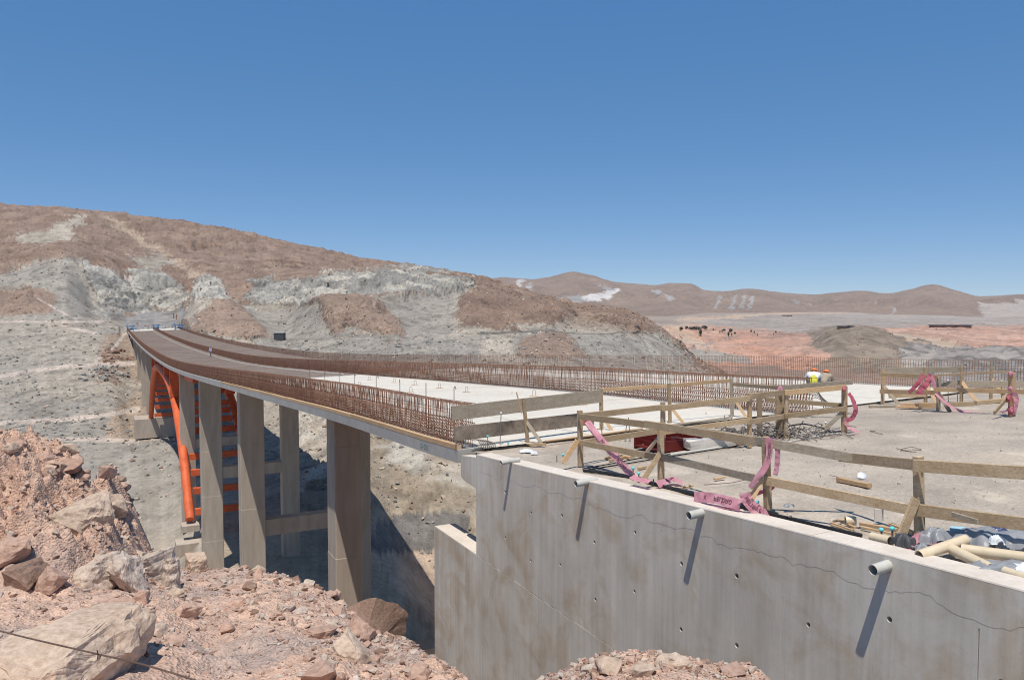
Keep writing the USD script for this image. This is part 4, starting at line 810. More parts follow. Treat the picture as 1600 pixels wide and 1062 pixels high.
f3.bar((807, 613), r0[0][1] - .1, (816, 645), r0[0][1] - .1, .03, .07, name='lath', mat='wood_new')
yl = onroad(716, 702)[1]
f3.bar((706, 646), yl - .05, (939, 618.5), r1[0][1] - .06, .37, .02, name='plank', mat='wood_grey'); f3.bar((710, 678), yl - .06, (928, 653), r1[0][1] - .06, .37, .02, name='plank', mat='wood_stained')
f3.bar((939, 609), r1[0][1] + .05, (1046, 602.5), r2[0][1] + .05, .10, .035, mat='wood_new'); f3.bar((1043, 602.5), r2[0][1] + .06, (1144, 594), r3[0][1] + .05, .10, .035, mat='wood_new'); f3.bar((1144, 600), r3[0][1] + .05, (1230, 607), q5[0][1] + .9, .10, .035); f3.bar((1222, 606), q5[0][1] + .8, (1332, 597), q6[0][1] + .7, .12, .03, mat='wood_grey')
for (a, b, y) in (((819, 654), (846, 692), r0[0][1]), ((946, 656), (961, 680), r1[0][1]), ((1050, 638), (1070, 664), r2[0][1]), ((1148, 625), (1168, 654), r3[0][1])): f3.bar(a, y + .05, b, y - .25, .09, .035, name='brace', mat='wood_new' if a[0] > 900 else 'wood_grey', roll=.5)
f3.bar((824, 694), r0[0][1] - .1, (852, 694.5), r0[0][1] - .5, .06, .09, name='foot_board', mat='wood_old')
f4 = Rail('far timber guardrail hung with red and pink tape at the right edge of the photo', onroad(1466, 641))
a0 = f4.post((1379, 632), (1379, 577), .12, .06, 'wood_new'); a1 = f4.post((1466, 642), (1466, 588), .13, .06, 'wood_grey'); a2 = f4.post((1581, 650), (1580, 582), .16, .12, 'wood_new')
c0 = f4.post((1446, 630), (1446, 574), .12, .06); c1 = f4.post((1502, 629), (1502, 573), .11, .06); c2 = f4.post((1548, 625), (1549, 573), .12, .06)
f4.bar((1376, 585), a0[0][1] - .08, (1466, 588.5), a1[0][1] - .06, .13, mat='wood_new'); f4.bar((1465, 586), a1[0][1] - .1, (1579, 580.5), a2[0][1] - .05, .05, .05, mat='wood_new', name='pole'); f4.bar((1375, 611), a0[0][1] - .08, (1464, 613), a1[0][1] - .05, .14, mat='wood_new'); f4.bar((1459, 608), a1[0][1] - .09, (1640, 613), a2[0][1] - .4, .13, mat='wood_new')
f4.bar((1381, 580), c0[0][1] + .5, (1447, 578), c0[0][1] + .08, .22, .02, name='plank', mat='wood_grey'); f4.bar((1446, 578), c0[0][1] + .07, (1500, 577), c1[0][1] + .1, .18, .02, name='plank', mat='wood_grey'); f4.bar((1388, 616), c0[0][1] + .4, (1446, 614), c0[0][1] - .07, .26, .02, name='plank', mat='wood_old')
f4.bar((1465, 602), c0[0][1] + .2, (1503, 597), c1[0][1] + .07, .14, .02, name='plank', mat='wood_grey'); f4.bar((1508, 600), c1[0][1] + .07, (1600, 600), c2[0][1] - .4, .22, .02, name='plank', mat='wood_grey')
for (a, ya, b, yb, mt) in (((1381, 603), a0[0][1], (1405, 633), a0[0][1] - .3, 'wood_grey'), ((1447, 601), c0[0][1], (1464, 630), c0[0][1] - .4, 'wood_new'), ((1503, 596), c1[0][1], (1528, 630), c1[0][1] - .6, 'wood_new'), ((1549, 592), c2[0][1], (1571, 621), c2[0][1] - .3, 'wood_new'), ((1576, 619), a2[0][1], (1553, 645), a2[0][1] - .4, 'wood_old'), ((1468, 615), a1[0][1], (1484, 643), a1[0][1] - .3, 'wood_stained')): f4.bar(a, ya, b, yb, .11, .04, name='brace', mat=mt, roll=.5)
for k, (a, b, w, h, mt, lb) in enumerate([((1358, 634), (1402, 633), .16, .07, 'wood_grey', 'grey board lying at the white slab edge left of the far guardrail'), ((1400, 635), (1440, 636), .10, .06, 'wood_new', 'yellow board lying left of the two long yellow beams at the far guardrail'),
        ((1408, 635), (1434, 635.5), .10, .15, 'wood_new', 'yellow beam lying under the lower rail between the first two posts of the far guardrail'), ((1434, 635), (1463, 635), .10, .16, 'wood_new', 'yellow beam lying against the grey post of the far guardrail'),
        ((1478, 633), (1521, 631), .10, .12, 'wood_old', 'brown beam lying behind the fallen red tape at the far guardrail'), ((1524, 630), (1578, 625), .12, .12, 'wood_old', 'brown beam lying behind the thick tape-wrapped post')]):
    A_, B_ = onroad(*a), onroad(*b); solo('timber_beam', beam(A_ + [0, 0, h / 2 - .04], B_ + [0, 0, h / 2 - .04], w, h), mt, lb, 'timber beam')
for k, (a, b, r, lb, mt) in enumerate([((852, 692), (1004, 672), .025, 'long pale pole lying along the slab end behind the corner post', 'wood_new'), ((1035, 668), (1143, 654), .03, 'weathered pole lying along the slab end under the yellow rail', 'wood_grey')]):
    A_, B_ = onroad(*a), onroad(*b); solo('timber_pole', tube([A_ + [0, 0, .05], (A_ + B_) / 2 + [0, 0, .04], B_ + [0, 0, .05]], r, 8), mt, lb, 'pole', smooth=40)

# ---------------------------------------------------------------- warning tape
def ribbon(name, pts, w, mat, label, twist=(0, 0), text=None, flip=False, n=28, facing=None):
    w = w * .84; text = [(a, b * .84, c) for a, b, c in text] if text else None
    """pts: (px, py, Y) of the middle line; a thin band of plastic, crinkled, that may carry print."""
    p = smooth_path([P(a, b, c) for a, b, c in pts], n); tg = np.gradient(p, axis=0); tg /= np.linalg.norm(tg, axis=1, keepdims=True)
    view = p / np.linalg.norm(p, axis=1, keepdims=True)
    side = np.cross(tg, view); side /= np.linalg.norm(side, axis=1, keepdims=True); nr = np.cross(side, tg)
    ang = np.linspace(math.radians(twist[0]), math.radians(twist[1]), n)[:, None]
    wd = side * np.cos(ang) + nr * np.sin(ang); nm = np.cross(tg, wd)
    if (nm[n // 2] @ view[n // 2]) > 0: nm = -nm
    k = np.linspace(-.5, .5, 5); g = np.random.default_rng(len(pts) * 31 + int(pts[0][0]))
    cr = (meshkit.fbm(np.stack([np.repeat(np.arange(n) * .5, 5), np.tile(k * 2, n), np.full(n * 5, pts[0][0])], -1), 3, 4).reshape(n, 5) - .5) * .2
    V = (p[:, None] + wd[:, None] * (k[None, :, None] * w) + nm[:, None] * (cr * w * 2)[..., None]).reshape(-1, 3)
    t = Thing(name, label, 'warning tape', p[0]); t.part('band', (V, sheet_faces(n, 5)), mat, smooth=True)
    if text:
        L = np.concatenate([[0], np.cumsum(np.linalg.norm(np.diff(p, axis=0), axis=1))])
        for u0, sz, txt in text:
            tm = meshkit.text_mesh(txt, sz, .001, bold=True); v, f = trimesh.remesh.subdivide_to_size(np.asarray(tm.vertices), np.asarray(tm.faces), .05); x = v[:, 0] + u0 * L[-1]; y = (v[:, 1] - sz / 2) * (-1 if flip else 1)
            i = np.clip(np.interp(x, L, np.arange(n)), 0, n - 1.001); a = i.astype(int); fr = (i - a)[:, None]
            pc = p[a] * (1 - fr) + p[a + 1] * fr; wc = wd[a] * (1 - fr) + wd[a + 1] * fr; nc = nm[a] * (1 - fr) + nm[a + 1] * fr
            kk = np.clip(y / w + .5, 0, 1) * 4; b = np.clip(kk.astype(int), 0, 3); fb = kk - b
            c_ = (cr[a, b] * (1 - fb) + cr[a, b + 1] * fb) * (1 - fr[:, 0]) + (cr[np.minimum(a + 1, n - 1), b] * (1 - fb) + cr[np.minimum(a + 1, n - 1), b + 1] * fb) * fr[:, 0]
            t.part('print', (pc + wc * y[:, None] + nc * (c_ * w * 2 + .007)[:, None], f), 'print_dark')
    return t
ribbon('warning_tape', [(917, 658, Y1 - .2), (935, 682, Y1 - .5), (955, 706, Y1 - .9), (975, 729, Y1 - 1.4), (990, 746, Y1 - 1.7)], .17, 'tape_pink', 'pink printed tape stretched from the corner post down to the wall', (10, -25), [(.30, .07, 'PELIGRO'), (.66, .07, 'PELIGRO')])
ribbon('warning_tape', [(915, 650, Y1 - .12), (915, 662, Y1 - .12)], .09, 'tape_red', 'short red tape wrapped round the rail at the corner post', n=6)
yw = lambda px, py: float((ray(px, py) * (8.02 / (ray(px, py)[:2] @ AN)))[1])
ribbon('warning_tape', [(1084, 776, yw(1084, 782)), (1105, 777, yw(1105, 786)), (1130, 781, yw(1130, 792)), (1157, 789, yw(1157, 799))], .19, 'tape_pink', 'pink printed tape folded along the wall top between two drain pipes', (15, 5), [(.46, .075, 'PELIGRO'), (.24, .07, 'X')], flip=True)
ribbon('warning_tape', [(1086, 783, yw(1086, 784)), (1110, 790, yw(1110, 790) - .05), (1140, 794, yw(1140, 796) - .03), (1156, 796, yw(1156, 799))], .06, 'tape_pink', 'lower fold of pink tape curling on the wall top', (55, 60))
ribbon('warning_tape', [(1202, 683, Y3 - .14), (1202, 705, Y3 - .14), (1196, 728, Y3 - .16), (1184, 745, Y3 - .2), (1172, 762, Y3 - .22)], .11, 'tape_pink', 'pink tape slung diagonally across the third guardrail post', (0, 40), [(.1, .045, 'PELIGRO')])
ribbon('warning_tape', [(1213, 686, Y3 - .12), (1215, 710, Y3 - .13), (1214, 728, Y3 - .13), (1211, 742, Y3 - .14)], .09, 'tape_pink', 'pink tape hanging straight down beside the third guardrail post', (0, 30))
ribbon('warning_tape', [(1213, 750, Y3 + .0), (1206, 760, Y3 + .03), (1200, 766, Y3 + .02), (1184, 770, Y3 - .1)], .10, 'tape_red', 'red tape end behind the third guardrail post near its foot', (20, 50))
ribbon('warning_tape', [(1163, 770, Y3 - .3), (1170, 784, Y3 - .33), (1182, 795, Y3 - .35), (1199, 799, Y3 - .2)], .19, 'tape_pink', 'pink printed tape crumpled at the foot of the third guardrail post', (0, 25), [(.1, .06, 'PELIGRO')])
ribbon('warning_tape', [(987, 744, yw(987, 744) + .1), (1000, 749, yw(1000, 750) + .1), (1016, 752, yw(1016, 754) + .1)], .14, 'tape_pink', 'pink tape end lying by the capped bars on the wall', (40, 60), n=10)
ribbon('warning_tape', [(1027, 757, Y2 - .3), (1040, 752, Y2 - .15), (1052, 747, Y2 + .05), (1062, 755, Y2 - .2)], .16, 'tape_pink', 'pink printed tape folded at the foot of the second guardrail post', (20, 55), [(.35, .05, 'PELIGRO')], n=12)
ribbon('warning_tape', [(1412, 862, Y4 - .5), (1424, 848, Y4 - .4), (1440, 838, Y4 - .25), (1452, 843, Y4 - .3), (1458, 856, Y4 - .55)], .11, 'tape_pink', 'bright pink tape looped round the foot of the fourth guardrail post', (20, -30))
ribbon('warning_tape', [(1326, 614, q6[0][1] - .1), (1334, 628, q6[0][1] - .15), (1337, 640, q6[0][1] - .18), (1330, 654, q6[0][1] - .12), (1322, 656, q6[0][1] - .1)], .13, 'tape_red', 'dark red tape drooping off the right end of the cross guardrail', (40, 0))
ribbon('warning_tape', [(1322, 655, q6[0][1] - .1), (1325, 666, q6[0][1] - .14), (1333, 671, q6[0][1] - .3), (1343, 674, q6[0][1] - .35)], .12, 'tape_pink', 'pink tape trailing on the gravel at the end post', (30, 60))
for px, py, Y, lb in ((1318, 607, q6[0][1] - .1, 'red tape knot on the end post of the cross guardrail'), (1219, 607, q5[0][1] - .08, 'small pink tape knot above the wide board post'), (1579, 584, a2[0][1] - .1, 'pink tape knot on top of the thick far post'), (1579, 607, a2[0][1] - .12, 'pink tape knot halfway up the thick far post'), (1579, 641, a2[0][1] - .16, 'red tape bundle at the foot of the thick far post'), (1576, 622, a2[0][1] - .14, 'dark red tape bundle low on the thick far post')):
    v, f = rock(P(px, py, Y), (.16 if 'bundle' not in lb else .26, .16, .16 if 'bundle' not in lb else .26), int(px + py), 30, detail=2); v = v + (meshkit.fbm(v * 14, 3, 5)[:, None] - .5) * .07
    solo('tape_knot', (v, f), 'tape_red' if 'red' in lb else 'tape_pink', lb, 'warning tape', smooth=False)
ya = a1[0][1]
ribbon('warning_tape', [(1444, 585, ya + .2), (1436, 596, ya + .15), (1428, 606, ya + .12), (1420, 613, ya + .1)], .16, 'tape_red', 'red tape streamer slanting left on the far guardrail', (10, 40))
ribbon('warning_tape', [(1456, 586, ya), (1447, 600, ya - .05), (1438, 610, ya - .05), (1436, 616, ya - .05)], .22, 'tape_red', 'broad dark red tape sagging in the middle of the far guardrail', (10, 20))
ribbon('warning_tape', [(1455, 588, ya - .1), (1459, 597, ya - .1), (1460, 606, ya - .1)], .13, 'tape_pink', 'short pink tape end beside the grey post of the far guardrail', (20, 10), n=10)
ribbon('warning_tape', [(1462, 614, ya - .15), (1475, 627, ya - .35), (1490, 637, ya - .5), (1506, 643, ya - .6), (1530, 645, ya - .8), (1556, 645, ya - .8), (1574, 638, a2[0][1] - .2)], .10, 'tape_pink', 'long pink tape sagging to the gravel between the grey and the thick far posts', (20, 60), n=40)
ribbon('warning_tape', [(1584, 612, a2[0][1] - .15), (1588, 625, a2[0][1] - .16), (1586, 640, a2[0][1] - .16), (1582, 648, a2[0][1] - .2)], .14, 'tape_pink', 'pink tape tail hanging down the thick far post', (0, 60))

# ---------------------------------------------------------------- capped bars, hooks and loops
bar_t = None
def capped(px, pb, pt, cap, label, r=.012, group=None):
    B = onroad(px[0], pb, -.08); T_ = P(px[1], pt, B[1]); t = Thing('capped_bar' if cap else 'dowel_bar', label, 'steel bar', B, group)
    t.part('bar', tube([B - [0, 0, .1], (B + T_) / 2, T_], r, 6), 'rebar_grey')
    if cap:
        s = trimesh.creation.icosphere(2, .032); s.apply_scale([1, 1, .8]); t.part('cap', (np.asarray(s.vertices) + T_, np.asarray(s.faces)), cap, smooth=True)
for a in (((781, 783), 700, 645, 'cap_white', 'tall rusty bar with a white cap in front of the weathered planks'), ((762, 762), 701, 681, 'cap_teal', 'short bar with a teal cap left of the tall white-capped bar'), ((794, 794), 700, 692, 'cap_teal', 'stub bar with a teal cap at the slab end right of the white-capped bar'),
          ((880, 880), 724, 710, 'cap_teal', 'teal-capped bar at the foot of the first brace'), ((870, 870), 722, 711, None, 'bare stub bar left of the first brace'), ((990, 989), 752, 731, 'cap_teal', 'left of two teal-capped bars where the pink tape meets the wall'), ((999, 998), 755, 739, 'cap_teal', 'right of two teal-capped bars where the pink tape meets the wall'),
          ((1013, 1012), 757, 747, None, 'bare stub bar right of the two teal-capped bars'), ((1021, 1021), 760, 748, None, 'bare stub bar beside the second guardrail post'), ((1006, 1006), 702, 694, 'cap_teal', 'teal-capped bar behind the lower rail at the red formwork'), ((1013, 1013), 697, 688, 'cap_teal', 'teal-capped bar near the left end of the red formwork'), ((1024, 1024), 703, 694, 'cap_teal', 'teal-capped bar right beside the dark second cross post'),
          ((1184, 1183), 796, 784, 'cap_teal', 'teal-capped bar beside the crumpled tape on the wall'), ((1378, 1377), 848, 827, 'cap_teal', 'left of two teal-capped bars in front of the timber offcuts'), ((1395, 1394), 852, 825, 'cap_teal', 'right of two teal-capped bars beside the last brace'), ((1427, 1426.5), 856, 843, 'cap_teal', 'teal-capped bar inside the bright pink tape loop'),
          ((1284, 1284), 673, 662, None, 'bare stub bar by the brace of the cross guardrail'), ((1291, 1290), 678, 660, 'cap_white', 'white-capped bar by the brace of the cross guardrail'), ((1496, 1496), 634, 616, None, 'bare upright bar behind the sagging far tape'), ((1482, 1481), 628, 594, 'cap_white', 'white-capped bar behind the grey post of the far guardrail'), ((1501, 1500.5), 628, 597, 'cap_white', 'white-capped bar left of the second far brace'), ((1565, 1565), 625, 595, 'cap_white', 'white-capped bar left of the thick far post'),
          ((1104, 1103), 651, 644, None, 'lone stub bar standing on the white slab'), ((868, 868), 676, 666, None, 'stub bar below the stained plank on the white slab'), ((800, 800), 618, 612, None, 'thin stub bar far out on the white slab'), ((942, 939), 690, 662, None, 'dark bar leaning between the corner post and the slab'), ((985, 982), 690, 652, None, 'left of two dark bars standing behind the cross rail'), ((976, 980), 690, 655, None, 'right of two dark bars standing behind the cross rail')):
    capped(a[0], a[1], a[2], a[3], a[4])
A8 = np.append(AX, 0); N8 = np.append(AN, 0)
hook = None
def at_px_t(px, t):                                        # the station where the line t = const crosses a picture column
    k = (px - 800) / FPX * 1.0; return (t * AN[0] - k * t * AN[1]) / (k * AX[1] - AX[0])
hooks = [(709, 603), (665, 600), (624, 596), (587, 588), (553, 588), (529, 587), (506, 585), (482, 583)]
for i, (px, top) in enumerate(hooks):
    s = at_px_t(px, 8.75); b = W(s, 8.75, 0)
    if hook is None:
        hook = Thing('hooked_bar', 'hooked bar standing behind the left cage, nearest the weathered planks', 'steel bar', b, 'hooked bars behind the left barrier cage'); g_ = 1.38
        hook.part('bar', tube([b, b + [0, 0, g_], b + A8 * -.03 + [0, 0, g_ + .05], b + A8 * -.09 + [0, 0, g_ + .06], b + A8 * -.14 + [0, 0, g_ - .02]], .011, 6), 'rebar_grey')
    else: copy_of(hook, 'hooked_bar', b, ['', 'second', 'third', 'fourth', 'fifth', 'sixth', 'seventh', 'farthest'][i] + ' hooked bar behind the left cage from the weathered planks', 'steel bar', 'hooked bars behind the left barrier cage', rotz=float(rng.uniform(-30, 30)))
loop = None
for i, (px, py, lb) in enumerate([(949, 611, ''), (907, 633, ''), (832, 619, ''), (727, 613, ''), (685, 607, ''), (647, 602, ''), (615, 598, ''), (576, 594, ''), (560, 603, ''), (640, 613, '')][1:]):
    b = onroad(px, py)
    lb = ['below the wide grey plank', 'showing above the wide grey plank', 'between the left cage and the grey plank', 'third from the grey plank', 'in the middle of the slab', 'beyond the middle of the slab', 'near the rusty deck', 'just behind the left cage', 'close behind the left cage'][i]
    if loop is None:
        loop = Thing('lifting_loop', 'bent bar loop on a timber strip, ' + lb, 'bar loop', b, 'bar loops on the white slab')
        loop.part('loop', tube(smooth_path([b, b + [0, 0, .24], b + [.03, 0, .28], b + [.10, 0, .28], b + [.13, 0, .24], b + [.13, 0, 0]], 14), .010, 6), 'rebar_grey')
        loop.part('strip', box(b + [.06, 0, .02], (.38, .05, .03)), 'wood_new')
    else: copy_of(loop, 'lifting_loop', b, 'bent bar loop on a timber strip, ' + lb, 'bar loop', 'bar loops on the white slab', rotz=float(rng.uniform(-15, 25)))

# ---------------------------------------------------------------- hoses and loose things on the gravel
def hose(pts, r, mat, label, dz=.02, cat_='hose'):
    q = [onroad(a, b, -.06 + dz) for a, b in pts]; solo('hose', tube(smooth_path(q, 50), r, 8), mat, label, cat_, smooth=True)
hose([(912, 735), (960, 741), (1010, 752), (1060, 766), (1098, 776), (1150, 790), (1210, 804), (1262, 817), (1300, 826), (1346, 836)], .028, 'hose_black', 'thick black hose running along the inner side of the wall')
hose([(918, 734), (985, 744), (1040, 759), (1095, 773), (1152, 787), (1215, 802)], .02, 'hose_black', 'thinner black hose lying beside the thick one along the wall')
hose([(910, 732), (950, 725), (1010, 714), (1050, 709)], .014, 'hose_black', 'thin black cable from the corner post towards the red formwork')
hose([(914, 734), (960, 727), (1015, 718), (1060, 711), (1110, 703), (1165, 694)], .014, 'hose_black', 'thin black cable crossing the gravel in front of the foam block')
hose([(1048, 710), (1090, 704), (1130, 698), (1163, 692)], .03, 'pipe_grey', 'pale thin pipe lying along the near edge of the red formwork', cat_='pipe')
hose([(737, 701), (780, 697), (840, 690), (905, 683)], .02, 'hose_black', 'upper black cable along the end of the white slab')
hose([(737, 704), (782, 700), (836, 694)], .016, 'hose_black', 'lower black cable along the end of the white slab')
hose([(1221, 668), (1255, 662), (1285, 668), (1300, 676), (1318, 672)], .018, 'hose_black', 'black hose curling by the end post of the cross guardrail')
hose([(1232, 690), (1262, 684), (1296, 678), (1316, 676)], .02, 'pipe_grey', 'pale pipe lying on the gravel at the cross guardrail', cat_='pipe')
hose([(1400, 700), (1420, 704), (1440, 702), (1425, 698), (1408, 703), (1432, 706)], .006, 'wire', 'loose wire coil lying on the gravel', .03, 'wire')
hose([(1100, 757), (1140, 754), (1170, 749), (1188, 748)], .006, 'wire', 'thin wire on the gravel below the lower rail', .03, 'wire')
hose([(1296, 742), (1310, 745), (1330, 750)], .005, 'wire', 'short wire on the gravel beside the white bag', .03, 'wire')
def stick(a, b, w, h, mat, label, name='timber_offcut', dz=0.0):
    A_, B_ = onroad(*a), onroad(*b); solo(name, beam(A_ + [0, 0, h / 2 - .05 + dz], B_ + [0, 0, h / 2 - .05 + dz], w, h), mat, label, 'timber offcut')
stick((1310, 747), (1359, 757), .10, .07, 'wood_new', 'short beam on the gravel with a white bag on it')
v, f = rock(onroad(1346, 750) + [0, 0, .07], (.30, .20, .15), 4, 26, detail=2); solo('white_bag', (v, f), 'plastic_white', 'crumpled white bag lying on a short beam on the gravel', 'bag', smooth=True)
for a, b, w, h, lb in (((1302, 810), (1322, 807), .03, .025, 'thin slat lying behind the fan of slats on the gravel'), ((1299, 812), (1331, 823), .03, .025, 'topmost slat of the fan of slats on the gravel'), ((1299, 815), (1318, 821), .03, .02, 'lower slat of the fan of slats on the gravel'), ((1310, 808), (1336, 820), .035, .03, 'slat end pointing at the short cream pipe'),
                     ((1344, 814), (1402, 824), .05, .04, 'long dark slat behind the two teal-capped bars'), ((1346, 819), (1398, 830), .035, .03, 'pale slat behind the two teal-capped bars'), ((1391, 815), (1425, 828), .05, .04, 'bright slat touching the last brace'), ((1412, 822), (1428, 830), .04, .05, 'block between the last brace and post')): stick(a, b, w, h, 'wood_new', lb)
for a, b, w, h, lb in (((1116, 745), (1132, 742), .05, .03, 'small bright offcut below the lower rail near the third post'), ((1064, 759), (1082, 755), .05, .03, 'small bright offcut beside the wall hoses'), ((997, 730), (1009, 727), .05, .05, 'pale block on the gravel between the first two posts'), ((1313, 716), (1322, 712), .08, .06, 'small block on the gravel under the upper rail'),
                     ((946, 714), (962, 708), .05, .05, 'left offcut of the heap behind the slanting tape'), ((952, 717), (980, 711), .05, .05, 'lowest offcut of the heap behind the slanting tape'), ((966, 709), (984, 713), .06, .05, 'topmost offcut of the heap behind the slanting tape'), ((978, 712), (992, 709), .05, .04, 'right offcut of the heap behind the slanting tape')): stick(a, b, w, h, 'wood_new', lb)
def pipe(a, b, r, label, za=.0, zb=.0, name='plastic_pipe'):
    A_, B_ = onroad(*a, -.05 + r + za), onroad(*b, -.05 + r + zb); t = Thing(name, label, 'pipe', A_); t.part('tube', pipe_shell(A_, B_, r, .006, 28), 'pipe_cream', smooth=40)
pipe((1436, 868), (1509, 843), .062, 'cream pipe lying slantwise across the pile at the right, upper end open', .0, .09)
pipe((1488, 858), (1548, 888), .060, 'cream pipe sloping down against the wall top in the pile at the right', .03, -.03)
pipe((1503, 858), (1640, 876), .064, 'long cream pipe running out of the photo at the right', .02, .02)
pipe((1321, 813), (1337, 813), .062, 'short cut cream pipe standing behind the fan of slats'); pipe((1362, 838), (1391, 845), .058, 'short cut cream pipe beside the teal-capped bars')
pipe((1570, 892), (1620, 908), .05, 'cream pipe end in the right corner on the wall')
solo('card_sheet', box(onroad(1374, 812) + [0, .02, .06], (.12, .015, .17), None), 'foam_white', 'small pale sheet leaning behind the timber slats', 'sheet')
solo('blue_carton', box(onroad(1497, 838) + [0, 0, .06], (.16, .12, .10), np.array([[.8, -.6, .1], [.6, .8, 0], [-.1, .05, 1]])), 'light_blue', 'light blue carton lying behind the crossed pipes', 'carton')
def crumple(c, ex, seed, mat, label, name='plastic_sheet', cat_='plastic sheet', n=26):
    g = np.linspace(-1, 1, n); X, Yg = np.meshgrid(g, g, indexing='ij'); r = np.sqrt(X ** 2 + Yg ** 2); th = np.arctan2(Yg, X); ed = 1 - .25 * np.sin(3 * th + seed) * np.sin(2 * th + seed * 2)
    q = np.stack([X * 1.9, Yg * 1.9, np.full_like(X, seed * 3.1)], -1); h = np.clip(1 - (r / ed) ** 2, 0, 1) ** .5 * (.35 + 1.0 * ridged(q, seed, 4)) 
    V = np.stack([X * ex[0] * ed, Yg * ex[1] * ed, h * ex[2] - .02], -1).reshape(-1, 3) + np.asarray(c)
    solo(name, (V, sheet_faces(n, n)), mat, label, cat_, smooth=35)
crumple(onroad(1532, 846), (.40, .28, .16), 3, 'plastic_sheet', 'large crumpled grey plastic sheet behind the crossed pipes'); crumple(onroad(1562, 842), (.18, .16, .15), 5, 'plastic_blue', 'dark blue crumpled plastic under the lower rail at the right'); crumple(onroad(1592, 848), (.32, .25, .15), 7, 'plastic_sheet', 'crumpled grey plastic at the right edge above the long pipe')
crumple(onroad(1458, 842), (.20, .16, .14), 9, 'plastic_sheet', 'small grey plastic sheet right of the fourth post'); crumple(onroad(1575, 886), (.30, .16, .07), 11, 'plastic_sheet', 'grey plastic film below the long pipe'); crumple(onroad(1600, 889), (.1, .1, .08), 13, 'plastic_white', 'white scrap at the right edge below the long pipe', 'plastic_scrap', 'scrap'); crumple(onroad(1535, 848) + [0, -.25, .1], (.08, .07, .09), 15, 'plastic_white', 'white plastic lump on the large grey sheet', 'plastic_scrap', 'scrap')
crumple(onroad(1412, 848), (.12, .12, .12), 17, 'bag_black', 'black bag beside the last brace', 'black_bag', 'bag'); crumple(onroad(1442, 856), (.07, .07, .08), 19, 'plastic_sheet', 'cloudy plastic scrap in the pink tape loop', 'plastic_scrap', 'scrap'); crumple(onroad(1232, 789), (.07, .06, .05), 21, 'plastic_sheet', 'small grey scrap on the gravel right of the third post', 'plastic_scrap', 'scrap')
crumple(onroad(822, 704), (.15, .10, .06), 23, 'plastic_white', 'crumpled white plastic at the slab end by the foot board', 'plastic_scrap', 'scrap'); crumple(onroad(835, 707), (.08, .07, .05), 24, 'plastic_white', 'small white plastic lump beside the crumpled white plastic', 'plastic_scrap', 'scrap')
solo('loose_stone', rock(onroad(1233, 806) + [0, 0, .01], (.11, .09, .08), 31), 'rock_pale', 'single pale stone on the hoses along the wall', 'stone')
# the recess at the slab end: red formwork, foam, sheet
fr = Thing('red_formwork', 'dark red steel formwork lying in the gap before the white slab', 'formwork', onroad(1080, 690))
s_a = ST(onroad(1080, 697))[0]; t_a = ST(onroad(1006, 700))[1]; t_b = ST(onroad(1136, 690))[1]
for ds, z0, hh, th in ((.0, .06, .24, .05), (.95, .12, .36, .05)): fr.part('side_plate', box(W(s_a + ds, (t_a + t_b) / 2, z0), (t_b - t_a, th, hh), axes), 'red_primer')
fr.part('base_plate', box(W(s_a + .48, (t_a + t_b) / 2, -.02), (t_b - t_a, .9, .03), axes), 'red_primer')
for t in np.linspace(t_a + .2, t_b - .2, 6): fr.part('rib', box(W(s_a + .48, t, .06), (.03, .88, .14), axes), 'red_primer')
b = onroad(1110, 697); fv, ff = box(b + [0, .1, .06], (1.25, .34, .20), np.array([[.93, .36, 0], [-.36, .93, 0], [0, 0, 1]])); fv, ff = trimesh.remesh.subdivide(*trimesh.remesh.subdivide(*trimesh.remesh.subdivide(fv, ff))); fv = fv + (meshkit.fbm(fv * 5, 4, 9)[:, None] - .5) * .08
solo('foam_block', (fv, ff), 'foam_white', 'long pale foam block lying in front of the red formwork', 'foam block', smooth=35)
solo('black_sheet', box(onroad(1130, 685) + [0, 0, .12], (.85, .5, .03), np.array([[.95, .3, .05], [-.3, .95, 0], [0, 0, 1]])), 'bag_black', 'black sheet lying behind the foam block', 'sheet')
v, f = rock(onroad(1157, 694) + [0, 0, .05], (.34, .22, .16), 8, 26, detail=2); solo('beige_bundle', (v, f), 'rock_beige', 'rounded beige bundle at the right end of the foam block', 'bundle', smooth=True)
v, f = rock(onroad(1168, 693) + [0, 0, .06], (.14, .12, .14), 9, 20); solo('blue_bucket_lid', (v, f), 'blue_paint', 'small blue rag beside the beige bundle', 'rag')
c = onroad(1205, 682); g = np.random.default_rng(5); A_ = c + np.c_[g.normal(0, .95, 260), g.normal(0, .35, 260), np.abs(g.normal(.08, .1, 260))]; d = g.normal(size=(260, 3)) * [1, 1, .3]; d /= np.linalg.norm(d, axis=1, keepdims=True)
solo('scrap_bars', rods(A_, A_ + d * g.uniform(.12, .4, (260, 1)), .012, 4), 'rebar_grey', 'tangled heap of steel offcuts behind the cross guardrail', 'scrap heap', kind='stuff')
g = np.random.default_rng(15); s_, t_ = g.uniform(-2, 17.2, 2600), 8.6 + g.gamma(1.5, 5, 2600); r_ = .008 + .02 * g.random(2600) ** 4
solo('gravel_stones', scatter(W(s_, t_, -.055), r_, 16), 'rock_pale', 'small stones scattered over the gravel surface', 'gravel', kind='stuff')
